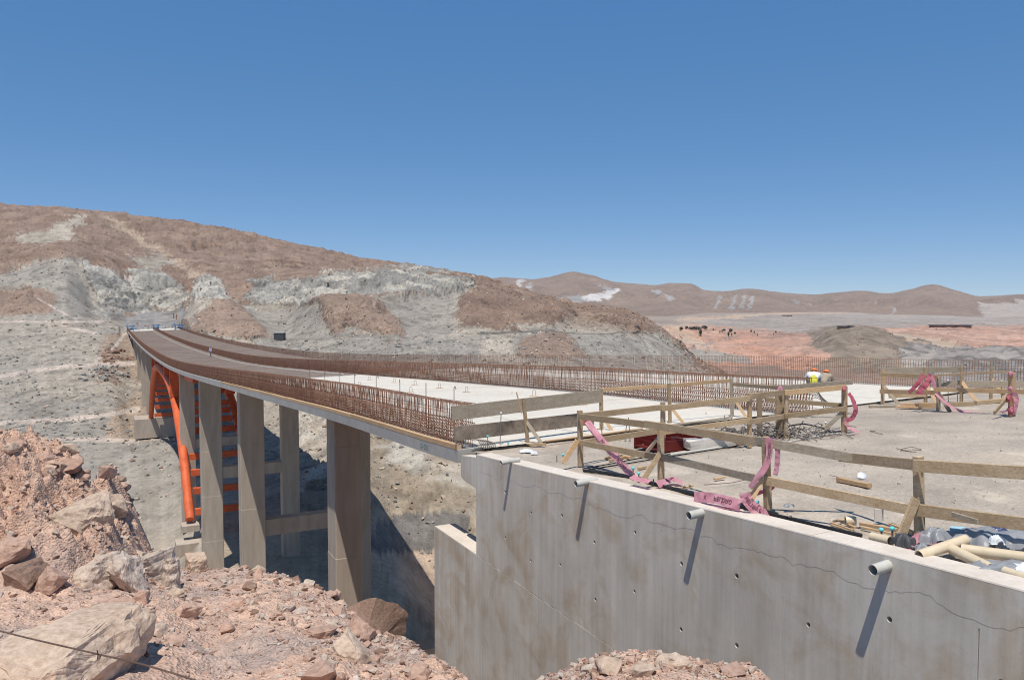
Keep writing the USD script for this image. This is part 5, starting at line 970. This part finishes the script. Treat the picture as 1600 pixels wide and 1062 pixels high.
# ---------------------------------------------------------------- people
def bones(joints, links, ref=.03):
    ms = []
    for a, b in links:
        (pa, ra), (pb, rb) = joints[a], joints[b]
        ms.append(m3.Manifold.hull_points(np.vstack([trimesh.creation.icosphere(1, ra).vertices + np.asarray(pa), trimesh.creation.icosphere(1, rb).vertices + np.asarray(pb)])))
    m = m3.Manifold.batch_boolean(ms, m3.OpType.Add).refine_to_length(ref); me = m.to_mesh(); t = trimesh.Trimesh(me.vert_properties[:, :3], me.tri_verts, process=True)
    trimesh.smoothing.filter_taubin(t, iterations=6); return np.asarray(t.vertices), np.asarray(t.faces)
def grow(joints, names, d): return {k: (joints[k][0], joints[k][1] + d) for k in names}
def person(J, label, at, yaw, shirt, legs, hat=None, vest=False, group=None):
    """J: joints in the person's own frame, x right, y the way they face, z up."""
    c, s = math.cos(yaw), math.sin(yaw); R = np.array([[c, -s, 0], [s, c, 0], [0, 0, 1]])
    J = {k: (np.asarray(p) @ R.T + at, r) for k, (p, r) in J.items()}
    t = Thing('person', label, 'person', at, group)
    L = [('head', 'chin'), ('head', 'neck'), ('neck', 'chest'), ('chest', 'shl'), ('chest', 'shr'), ('chest', 'waist'), ('waist', 'pelvis'), ('shl', 'waist'), ('shr', 'waist')]
    hands = []
    for q in 'lr':
        L += [('sh' + q, 'el' + q), ('el' + q, 'wr' + q), ('wr' + q, 'pa' + q), ('pelvis', 'hip' + q), ('hip' + q, 'kn' + q), ('kn' + q, 'an' + q), ('an' + q, 'to' + q)]
        w, p = J['wr' + q][0], J['pa' + q][0]; d = (p - w) / np.linalg.norm(p - w); sd = np.cross(d, [0, 1, 0.3]); sd /= np.linalg.norm(sd)
        for i, (o, ln) in enumerate(((-.03, .07), (-.01, .085), (.01, .08), (.03, .06))):
            a = p + sd * o; m = a + d * ln * .55; e = m + d * ln * .4 + np.array([0, 0, -.012])
            J[f'f{q}{i}a'], J[f'f{q}{i}b'], J[f'f{q}{i}c'] = (a, .010), (m, .009), (e, .008); L += [('pa' + q, f'f{q}{i}a'), (f'f{q}{i}a', f'f{q}{i}b'), (f'f{q}{i}b', f'f{q}{i}c')]
        J[f't{q}a'], J[f't{q}b'] = (w + (p - w) * .5 + sd * .03, .012), (p + sd * .055 + d * .015, .009); L += [('wr' + q, f't{q}a'), (f't{q}a', f't{q}b')]
    fw = (J['nose'][0] - J['head'][0]); fw = fw / np.linalg.norm(fw); rt_ = np.cross(fw, [0, 0, 1.]); rt_ /= np.linalg.norm(rt_); hu = np.cross(rt_, fw)
    J['nose'] = (J['head'][0] + fw * .10 - hu * .01, .014); L.append(('head', 'nose'))
    for sgn, q in ((-1, 'earl'), (1, 'earr')): J[q] = (J['head'][0] + rt_ * .085 * sgn, .022); L.append(('head', q))
    t.part('body', bones(J, L, .035), 'skin', smooth=True)
    for sgn in (-1, 1):
        e = trimesh.creation.icosphere(1, .012); t.part('eye', (np.asarray(e.vertices) + J['head'][0] + fw * .085 + rt_ * .033 * sgn + hu * .02, np.asarray(e.faces)), 'hair_dark')
    t.part('mouth', box(J['head'][0] + fw * .098 - hu * .05, (.045, .008, .008), np.array([rt_, fw, hu])), 'hair_dark')
    G = grow(J, ['neck', 'chest', 'shl', 'shr', 'waist', 'pelvis', 'ell', 'elr', 'wrl', 'wrr'], .022); G['neck'] = (J['neck'][0] * .4 + J['chest'][0] * .6, .075)
    t.part('shirt', bones(G, [('neck', 'chest'), ('chest', 'shl'), ('chest', 'shr'), ('shl', 'waist'), ('shr', 'waist'), ('chest', 'waist'), ('waist', 'pelvis'), ('shl', 'ell'), ('shr', 'elr'), ('ell', 'wrl'), ('elr', 'wrr')], .04), shirt, smooth=True)
    G = grow(J, ['pelvis', 'hipl', 'hipr', 'knl', 'knr', 'anl', 'anr'], .02)
    t.part('trousers', bones(G, [('pelvis', 'hipl'), ('pelvis', 'hipr'), ('hipl', 'knl'), ('hipr', 'knr'), ('knl', 'anl'), ('knr', 'anr')], .04), legs, smooth=True)
    for q in 'lr': G = {'a': (J['an' + q][0] - [0, 0, .01], .055), 'b': (J['to' + q][0], .045)}; t.part('shoe', bones(G, [('a', 'b')], .03), 'hair_dark', smooth=True)
    if hat:
        h = trimesh.creation.icosphere(3, .118); v = np.asarray(h.vertices); v = v[:, [0, 1, 2]] * [1.0, 1.12, .95]; v[:, 2] = np.maximum(v[:, 2], -.012); v = v @ np.array([rt_, fw, hu])
        br_ = trimesh.creation.cylinder(.137, .012, sections=28); bv = (np.asarray(br_.vertices) * [1, 1.16, 1] + [0, .02, -.006]) @ np.array([rt_, fw, hu])
        hp = t.part('helmet', (v + J['head'][0] + hu * .045, np.asarray(h.faces)), hat, smooth=True); t.part('brim', (bv + J['head'][0] + hu * .04, np.asarray(br_.faces)), hat, parent=hp, smooth=30)
    else:
        h = trimesh.creation.icosphere(2, .112); v = np.asarray(h.vertices) * [1, 1.08, 1.0]; v = v[:, :] ; k = (v[:, 1] > .045) & (v[:, 2] < .05); v[k] *= .72
        t.part('hair', (v @ np.array([rt_, fw, hu]) + J['head'][0] + hu * .025 - fw * .012, np.asarray(h.faces)), 'hair_dark', smooth=True)
    if vest:
        G = grow(J, ['chest', 'shl', 'shr', 'waist', 'pelvis'], .034); G['shl'] = (J['shl'][0] * .6 + J['chest'][0] * .4, .085); G['shr'] = (J['shr'][0] * .6 + J['chest'][0] * .4, .085); G['bk'] = (J['waist'][0] * .3 + J['chest'][0] * .7, .13)
        t.part('vest', bones({k: G[k] for k in ('bk', 'waist', 'pelvis')}, [('bk', 'waist'), ('waist', 'pelvis')], .04), 'vest_yellow', smooth=True)
stand = {'head': ((0, .02, 1.62), .098), 'nose': ((0, .2, 1.61), .01), 'chin': ((0, .055, 1.55), .06), 'neck': ((0, 0, 1.48), .058), 'chest': ((0, 0, 1.33), .125), 'shl': ((-.18, 0, 1.42), .065), 'shr': ((.18, 0, 1.42), .065), 'waist': ((0, 0, 1.08), .12), 'pelvis': ((0, 0, .94), .13),
         'ell': ((-.26, -.04, 1.14), .046), 'elr': ((.25, .02, 1.14), .046), 'wrl': ((-.26, .1, .93), .032), 'wrr': ((.22, .2, 1.0), .032), 'pal': ((-.26, .15, .87), .034), 'par': ((.19, .27, .99), .034),
         'hipl': ((-.09, 0, .90), .095), 'hipr': ((.09, 0, .90), .095), 'knl': ((-.10, .08, .5), .062), 'knr': ((.10, -.02, .49), .062), 'anl': ((-.11, .1, .09), .045), 'anr': ((.11, -.16, .10), .045), 'tol': ((-.12, .25, .04), .035), 'tor': ((.12, -.02, .04), .035)}
crouch = {'head': ((.02, .40, .70), .098), 'nose': ((.02, .56, .62), .01), 'chin': ((.02, .46, .62), .06), 'neck': ((.01, .30, .62), .06), 'chest': ((0, .18, .58), .125), 'shl': ((-.19, .24, .60), .07), 'shr': ((.19, .24, .60), .07), 'waist': ((0, -.04, .44), .125), 'pelvis': ((0, -.18, .32), .14),
          'ell': ((-.30, .38, .42), .048), 'elr': ((.30, .40, .42), .048), 'wrl': ((-.20, .56, .28), .033), 'wrr': ((.20, .58, .28), .033), 'pal': ((-.16, .62, .22), .034), 'par': ((.16, .64, .22), .034),
          'hipl': ((-.12, -.14, .30), .10), 'hipr': ((.12, -.14, .30), .10), 'knl': ((-.22, .26, .42), .065), 'knr': ((.20, .16, .16), .065), 'anl': ((-.2, .1, .09), .046), 'anr': ((.18, -.22, .09), .046), 'tol': ((-.21, .26, .04), .036), 'tor': ((.18, -.1, .04), .036)}
b = onroad(1271, 608); person(crouch, 'crouching worker in white shirt and yellow vest with orange helmet before the far cage', b, -.35, 'shirt_white', 'trousers', 'helmet_orange', True)
b = onroad(1288, 606.5); person({k: ((p[0] * 1.0, p[1], p[2] * .86), r) for k, (p, r) in crouch.items()}, 'second worker with orange helmet crouching right of the one in white', b, -.5, 'wood_grey', 'trousers', 'helmet_orange')
s_ = at_px_t(328, TM - 2.0); person(stand, 'man in a pale blue shirt walking along the rusty deck far out on the bridge', W(s_, TM - 2.0, .09), 2.6, 'shirt_blue', 'trousers')

# ---------------------------------------------------------------- far end of the bridge
def frame(label, t, s, w):
    c = W(s, t); f = Thing('blue_formwork_frame', label, 'formwork frame', c, 'blue frames at the far end of the bridge')
    for a in (-w, w):
        for b in (-.9, .9): f.part('leg', beam(W(s + b, t + a, .02), W(s + b, t + a * .8, 2.2), .22, .22, up=A8), 'blue_paint')
        f.part('side_beam', beam(W(s - 1.1, t + a, 1.2), W(s + 1.1, t + a, 1.35), .22, .3), 'blue_paint')
    for b in (-.9, .9): f.part('cross_beam', beam(W(s + b, t - w - .6, 2.1), W(s + b, t + w + .6, 2.2), .25, .35), 'blue_paint'); f.part('diagonal', beam(W(s + b, t - w, .2), W(s + b, t + w, 2.0), .16, .16, up=A8), 'blue_paint')
    f.part('mast', beam(W(s, t - w, 2.0), W(s + .2, t - w, 3.3), .16, .16, up=A8), 'blue_paint'); f.part('hopper', box(W(s, t + w * .3, .8), (w * 1.2, 1.2, .7), axes), 'blue_paint')
    f.part('side_arm', beam(W(s + .5, t + w, .7), W(s + .5, t + w + 2.6, .55), .2, .25), 'blue_paint')
frame('blue steel frame at the far end of the left barrier cage', T0 + 1.1, S1 - 20, 1.2); frame('blue steel frame at the far end of the middle barrier cage', TM + .2, S1 - 17, 1.1); frame('blue steel frame at the far end of the right barrier cage', T1 - 1.6, S1 - 24, 1.5)
def hill_at(px, py):
    i = int(np.clip(np.searchsorted(HP, px), 0, len(HP) - 1)); x, y = proj(HG[i]); j = int(np.argmin(np.abs(y - py))); return HG[i, j]
b = hill_at(437, 531); ct = Thing('concrete_portal', 'small dark concrete box beside the road behind the bridge', 'concrete box', b)
ct.part('wall', box(b + [0, 0, 1.3], (4.0, 3.0, 3.2)), 'slate'); ct.part('roof', box(b + [0, 0, 3.0], (4.3, 3.3, .25)), 'concrete_edge')
for i, (px, py, lb) in enumerate(((272, 497, 'left of two rusty posts at the road end behind the bridge'), (277, 499, 'right of two rusty posts at the road end behind the bridge'))):
    b = hill_at(px, py); t = Thing('road_post', lb, 'post', b); t.part('shaft', beam(b - [0, 0, .5], b + [0, 0, 2.4], .5, .4, up=A8), 'rebar'); t.part('cap', box(b + [0, 0, 2.45], (.8, .6, .2)), 'rebar')
# low roofs and small trees on the plain
def plain_at(px, py):
    i = int(np.clip(np.searchsorted(pxs2, px), 0, len(pxs2) - 1)); x, y = proj(PG[i]); vis = np.minimum.accumulate(y) >= y - .01; j = int(np.argmin(np.abs(y - py) + (~vis) * 50)); return PG[i, j]
def far_building(px, py, w, d, h, label):
    b = plain_at(px, py); t = Thing('far_building', label, 'building', b); t.part('wall', box(b + [0, 0, h / 2 - 1], (w, d, h + 2)), 'rock_brown'); t.part('roof', box(b + [0, 0, h + .4], (w * 1.06, d * 1.2, .8)), 'slate'); t.part('door', box(b + [w * .1, -d / 2 - .1, 1.2], (3, .2, 2.4)), 'hose_black')
far_building(1483, 510, 60, 14, 1.6, 'long low dark roof on the pink plain at the right'); far_building(1228, 494, 26, 10, 2.2, 'small flat roofed building on the grey plain below the mountains'); far_building(1320, 512, 18, 8, 1.2, 'tiny low building on the crest of the brown hill')
def tree_kind(seed, h, w, label, px, py):
    b = plain_at(px, py); g = np.random.default_rng(seed); t = Thing('small_tree', label, 'tree', b, 'dark trees on the pink slope')
    t.part('trunk', tube([b - [0, 0, 1], b + [0, 0, h * .4], b + [.2, 0, h * .7]], [.35, .28, .12], 6), 'bark')
    n = 420; q = g.normal(size=(n, 3)); q /= np.linalg.norm(q, axis=1, keepdims=True); q *= g.uniform(.45, 1, (n, 1)); q = q * [w / 2, w / 2, h * .42] * (1 + .25 * np.sin(q[:, :1] * 5 + seed)) + b + [0, 0, h * .58]
    e = g.normal(size=(n, 3, 3)) * .42; V = (q[:, None] + e).reshape(-1, 3); t.part('crown', (V, np.arange(n * 3).reshape(-1, 3)), 'tree_green'); return t
kinds = [tree_kind(1, 9.5, 4.5, 'tall dark tree standing apart below the tree cluster on the pink slope', 1093.5, 525), tree_kind(2, 6, 7, 'broad tree at the left end of the tree cluster', 1063, 517), tree_kind(3, 5, 10, 'widest tree in the middle of the tree cluster', 1090, 515)]
tl = [(1, 1072, 514, .8), (2, 1078, 515, .8), (2, 1084, 515, 1), (2, 1098, 513, .9), (1, 1102, 515, .9), (1, 1113, 516, .5), (0, 1127, 519, .45), (0, 1124, 520, .4), (1, 1131, 518, .6), (0, 1137, 526, .7), (0, 1143, 525, .4), (1, 1141, 520, .9), (1, 1147, 521, .5), (1, 1172, 519, .5), (0, 1178, 521, .4), (0, 1182, 524, .3), (1, 1212, 520, .5), (0, 1208, 523, .3)]
for k, px, py, sc_ in tl: copy_of(kinds[k], 'small_tree', plain_at(px, py), 'small dark tree scattered on the pink slope below the grey plain', 'tree', 'scattered dark trees on the pink slope', rotz=float(rng.uniform(0, 360)), scale=(sc_, sc_, sc_))

# ---------------------------------------------------------------- boulders and rubble
# (pixel of the base, width, height, depth in metres, stone, label)
big = [((100, 1050), (1.55, .85, .52), 'rock_beige', 'huge pale beige boulder lying in the bottom left foreground'), ((18, 1075), (.42, .4, .26), 'rock_grey', 'grey rock cut off by the bottom left corner'),
 ((128, 830), (1.15, 1.0, .85), 'rock_beige', 'big square pale boulder standing upright in the rock heap'), ((232, 906), (.95, .5, 1.0), 'rock_pale', 'large split slab with a shadowed flat face at the foot of the heap'), ((185, 918), (.75, .5, .75), 'rock_pale', 'pale leaning slab left of the split slab'), ((262, 918), (.35, .3, .75), 'rock_pale', 'thin white flake right of the split slab'),
 ((150, 905), (1.0, .7, .5), 'rock_pale', 'rounded pale boulder below the square boulder'), ((292, 892), (.62, .5, .62), 'rock_beige', 'upright beige boulder alone on the right shoulder of the mound'), ((280, 962), (.42, .36, .24), 'rock_pink', 'reddish boulder with a dark hollow in the middle of the mound'), ((168, 952), (.52, .28, .17), 'rock_pink', 'long reddish slab lying below the heap'),
 ((92, 974), (.28, .22, .14), 'rock_brown', 'dark brown stone lying above the huge beige boulder'), ((558, 992), (.45, .4, .44), 'rock_pink', 'rounded pink boulder on the shaded edge below the nearest column'), ((492, 992), (.40, .35, .22), 'rock_pink', 'round pink stone on the mound left of the shaded edge boulder'), ((540, 1020), (.62, .4, .28), 'rock_beige', 'low beige boulder at the lower middle of the mound'),
 ((490, 1062), (.34, .3, .22), 'rock_pink', 'pink stone at the bottom edge below the low beige boulder'), ((18, 905), (.75, .55, .42), 'rock_brown', 'brownish boulder at the left edge at the foot of the heap'), ((62, 915), (.55, .45, .34), 'rock_pink', 'pink boulder beside the brownish one at the left edge'), ((15, 870), (.6, .5, .38), 'rock_pink', 'pink boulder above the brownish one at the left edge'),
 ((95, 733), (1.0, .6, .42), 'rock_pink', 'reddish pyramid rock on the crest of the heap'), ((10, 700), (.5, .4, .3), 'rock_pink', 'red rock at the left edge of the heap crest'), ((60, 722), (.55, .45, .3), 'rock_pink', 'rock between the red rock and the pyramid on the crest'), ((160, 800), (.7, .6, .5), 'rock_beige', 'ledge rock on the right shoulder of the heap'), ((212, 872), (.5, .4, .4), 'rock_pale', 'pale rock above the split slab'),
 ((345, 985), (.2, .18, .13), 'rock_pink', 'small pink boulder right of the hollow boulder'), ((262, 1005), (.2, .16, .12), 'rock_pink', 'small pink boulder below the hollow boulder'), ((240, 985), (.22, .2, .14), 'rock_beige', 'small beige boulder left of the hollow boulder'), ((215, 938), (.3, .22, .2), 'rock_pink', 'reddish stone at the right end of the long slab'), ((265, 930), (.3, .25, .16), 'rock_beige', 'flat beige stone in front of the white flake'), ((360, 945), (.3, .22, .16), 'rock_pink', 'pink stone on the right shoulder of the mound'), ((440, 955), (.3, .22, .2), 'rock_pale', 'pale stone near the edge below the second column'),
 ((610, 1050), (.3, .26, .16), 'rock_beige', 'flat beige stone near the wall foot at the bottom'), ((650, 1055), (.28, .22, .18), 'rock_pink', 'stone with a dark hollow nearest the wall foot'), ((960, 1046), (.24, .2, .13), 'rock_beige', 'rounded beige stone on the left hump before the wall'), ((1060, 1040), (.22, .2, .10), 'rock_beige', 'beige stone topping the right hump before the wall'), ((1150, 1052), (.2, .16, .09), 'rock_pink', 'pink stone at the right end of the hump before the wall'), ((1010, 1052), (.16, .14, .1), 'rock_beige', 'beige stone between the two humps before the wall'), ((948, 1045), (.05, .04, .03), 'slate', 'dark pebble on the left hump before the wall'), ((958, 1052), (.05, .04, .03), 'slate', 'second dark pebble on the left hump before the wall')]
for i, (pp, sz_, mt, lb) in enumerate(big):
    b = mound_px(*pp) if pp[1] < 1062 else mound_px(pp[0], 1060); d = 3 if i < 10 else 2
    v, f = rock(np.zeros(3), sz_, (500 if i else 541) + i * 7, 15 if i else 60, detail=d); v = v + (ridged(v * 6 / max(sz_) + i, i, 4)[:, None] - .6) * .07 * max(sz_) * np.sign(v)
    if i == 0: v[:, 2] = np.where(v[:, 2] > .1, .1 + (v[:, 2] - .1) * .55, v[:, 2]) + (ridged(v * 2.2, 5, 5) - .55) * .10
    solo('boulder', (v + b + [0, 0, sz_[2] * (.28 if i in (0, 1) else .14)], f), mt, lb, 'boulder')
v, f = rock(np.zeros(3), (1.9, 1.6, 1.5), 77, 24, detail=3); solo('boulder', (v + P(574, 985, 16.0), f), 'rock_brown', 'rounded brown boulder in the bridge shadow behind the mound edge', 'boulder')
protos = []
for k in range(8):
    t = Thing('loose_rock', None, None, (0, 0, 0)) if False else None
g = np.random.default_rng(99)
cand = []
while len(cand) < 250:
    u_ = g.random(); px = g.uniform(-10, 230) if u_ < .5 else (g.uniform(-10, 640) if u_ < .9 else g.uniform(890, 1200))
    py = g.uniform(700, 900) if u_ < .5 else g.uniform(880, 1062); q = mound_px(px, py); qx, qy = proj(q)
    if abs(qx - px) < 5 and abs(qy - py) < 6: cand.append((px, py, q))
for i, (px, py, q) in enumerate(cand):
    inheap = px < 235 and py < 905
    r_ = (.07 + .30 * g.random() ** 2.2) if inheap else (.045 + .11 * g.random() ** 3) * max(.6, q[1] / 7)
    mt = ['rock_pink', 'rock_pink', 'rock_beige', 'rock_pale', 'rock_brown'][int(g.integers(0, 5))] if not inheap else ['rock_pink', 'rock_pink', 'rock_beige', 'rock_brown'][int(g.integers(0, 4))]
    v, f = rock(q + [0, 0, r_ * .12], (r_ * g.uniform(.9, 1.5), r_ * g.uniform(.8, 1.2), r_ * g.uniform(.55, .95)), 900 + i, 14, detail=2 if r_ > .25 else 1)
    solo('loose_rock', (v, f), mt, 'angular broken rock lying in the heap at the left' if inheap else 'loose broken rock lying on the pink rubble mound', 'rock', 'rocks of the left heap' if inheap else 'loose rocks on the rubble mound')
for nm, mt, n, lo, hi, sd, pw_ in (('rubble', 'rock_pink', 15000, .004, .026, 1, 5), ('pale_rubble', 'rock_pale', 6500, .004, .032, 2, 5), ('brown_rubble', 'rock_brown', 7000, .004, .028, 3, 5)):
    g = np.random.default_rng(sd); ii = g.integers(0, len(pxs4), n); jj = np.clip(g.integers(20, 285, n), 0, MGR.shape[1] - 2); fr_ = g.random((n, 1))
    p_ = MGR[ii, jj] * (1 - fr_) + MGR[ii, jj + 1] * fr_; r_ = (lo + (hi - lo) * g.random(n) ** pw_) * np.clip(p_[:, 1] / 4, .6, 2.4); ok = ST(p_)[1] < 6.3; p_[:, 2] += r_ * .15
    solo(nm, scatter(p_[ok], r_[ok], sd + 60, 9), mt, {'rubble': 'pink rubble strewn over the mound', 'pale_rubble': 'pale rubble strewn over the mound', 'brown_rubble': 'brown stones strewn over the mound'}[nm], 'rubble', kind='stuff')
# stones on the slopes across the gorge
g = np.random.default_rng(41); K4, K6, K9 = [int(np.searchsorted(rt, k)) for k in (2.2, 6.0, 9.6)]
n = 52000; ii = g.integers(0, len(HP) - 1, n); jj = np.where(g.random(n) < .66, g.integers(K4, K6, n), g.integers(K6, K9, n)); fr_ = g.random((n, 1)); p_ = HG[ii, jj] * (1 - fr_) + HG[ii + 1, jj] * fr_; s_, t_ = ST(p_); qx, qy = proj(p_)
ok = ~((s_ > 10) & (s_ < 400) & (t_ > 6) & (t_ < 31) & (zr(s_, t_) - p_[:, 2] < 4)) & ~((qy < 505) & (qy > 484) & (qx > 185) & (qx < 300))
lowp = jj < K6; r_ = (.11 + .85 * g.random(n) ** 10) * (p_[:, 1] / 240) ** np.where(lowp, .6, .25); u_ = g.random(n); p_[:, 2] += r_ * .15
kind_ = np.where(lowp, np.where(u_ < .62, 0, np.where(u_ < .86, 2, 1)), np.where(u_ < .3, 0, np.where(u_ < .8, 1, 2)))
for k, (mt, nm, lb) in enumerate((('rock_grey', 'scree_stones', 'grey stones strewn over the slopes across the gorge'), ('rock_brown', 'slope_stones', 'brown stones strewn over the hillside across the gorge'), ('rock_pale', 'pale_slope_stones', 'pale stones strewn over the hillside across the gorge'))):
    w = ok & (kind_ == k); solo(nm, scatter(p_[w], r_[w], 70 + k, 7), mt, lb, 'stones', kind='stuff')
n = 5200; ii = g.integers(0, len(pxs2) - 1, n); jj = g.integers(int(np.searchsorted(rt2, 1.0)), int(np.searchsorted(rt2, 3.6)), n); fr_ = g.random((n, 1)); p_ = PG[ii, jj] * (1 - fr_) + PG[ii + 1, jj] * fr_
m_ = meshkit.fbm(p_ * .02, 3, 7) > .5; p_ = p_[m_]; r_ = (.5 + 1.8 * g.random(len(p_)) ** 4)
solo('pink_hill_stones', scatter(p_, r_, 90, 7), 'rock_brown', 'dark stones dotted over the pink hills', 'stones', kind='stuff')
# riprap row of grey blocks below the second track
for i in range(60):
    px, py = g.uniform(118, 200), g.uniform(574, 592); p_ = hill_at(px, py + (200 - px) * .05); r_ = g.uniform(.5, 1.3)
    solo('riprap_block', rock(p_ + [0, 0, r_ * .2], (r_ * 2, r_ * 1.5, r_ * 1.3), 3000 + i, 10, detail=0), 'rock_grey', 'grey block in the row of riprap below the track across the gorge', 'rock', 'riprap blocks below the track')
for i in range(40):
    px, py = g.uniform(156, 208), g.uniform(546, 566); p_ = hill_at(px, py); r_ = g.uniform(.7, 1.8)
    solo('outcrop_rock', rock(p_ + [0, 0, r_ * .1], (r_ * 2.2, r_ * 1.6, r_ * 1.5), 3300 + i, 12, detail=1), 'rock_brown', 'brown rock of the rough outcrop left of the bridge end', 'rock', 'rocks of the brown outcrop by the bridge end')
# wire across the foreground
wp_ = [P(-120, 955, 4.6), P(0, 985, 4.3), P(152, 1021, 3.9), P(218, 1036, 3.75), P(345, 1075, 3.4), P(420, 1100, 3.2)]
wr = Thing('rusty_wire', 'thin rusty wire stretched across the huge beige boulder', 'wire', wp_[2]); wr.part('strand', tube(smooth_path(wp_, 40), .0045, 6), 'wire'); wr.part('tie', tube([P(152, 1015, 3.88), P(153, 1022, 3.89), P(152.5, 1029, 3.9)], .003, 5), 'wire')
# ---------------------------------------------------------------- air
HAZE = 3.0e-5
hz = usdkit.material(stage, '/World/Looks/haze', {'v': ('principled_volume', {'color': (.90, .93, 1.0), 'density': HAZE, 'anisotropy': .1})}, [], volume='v.volume'); MAT['haze'] = hz
v, f = box((0, 4300, 210), (19000, 11000, 566)); solo('haze', (v, f), 'haze', 'thin pale desert air in front of the far mountains', 'haze', kind='stuff')
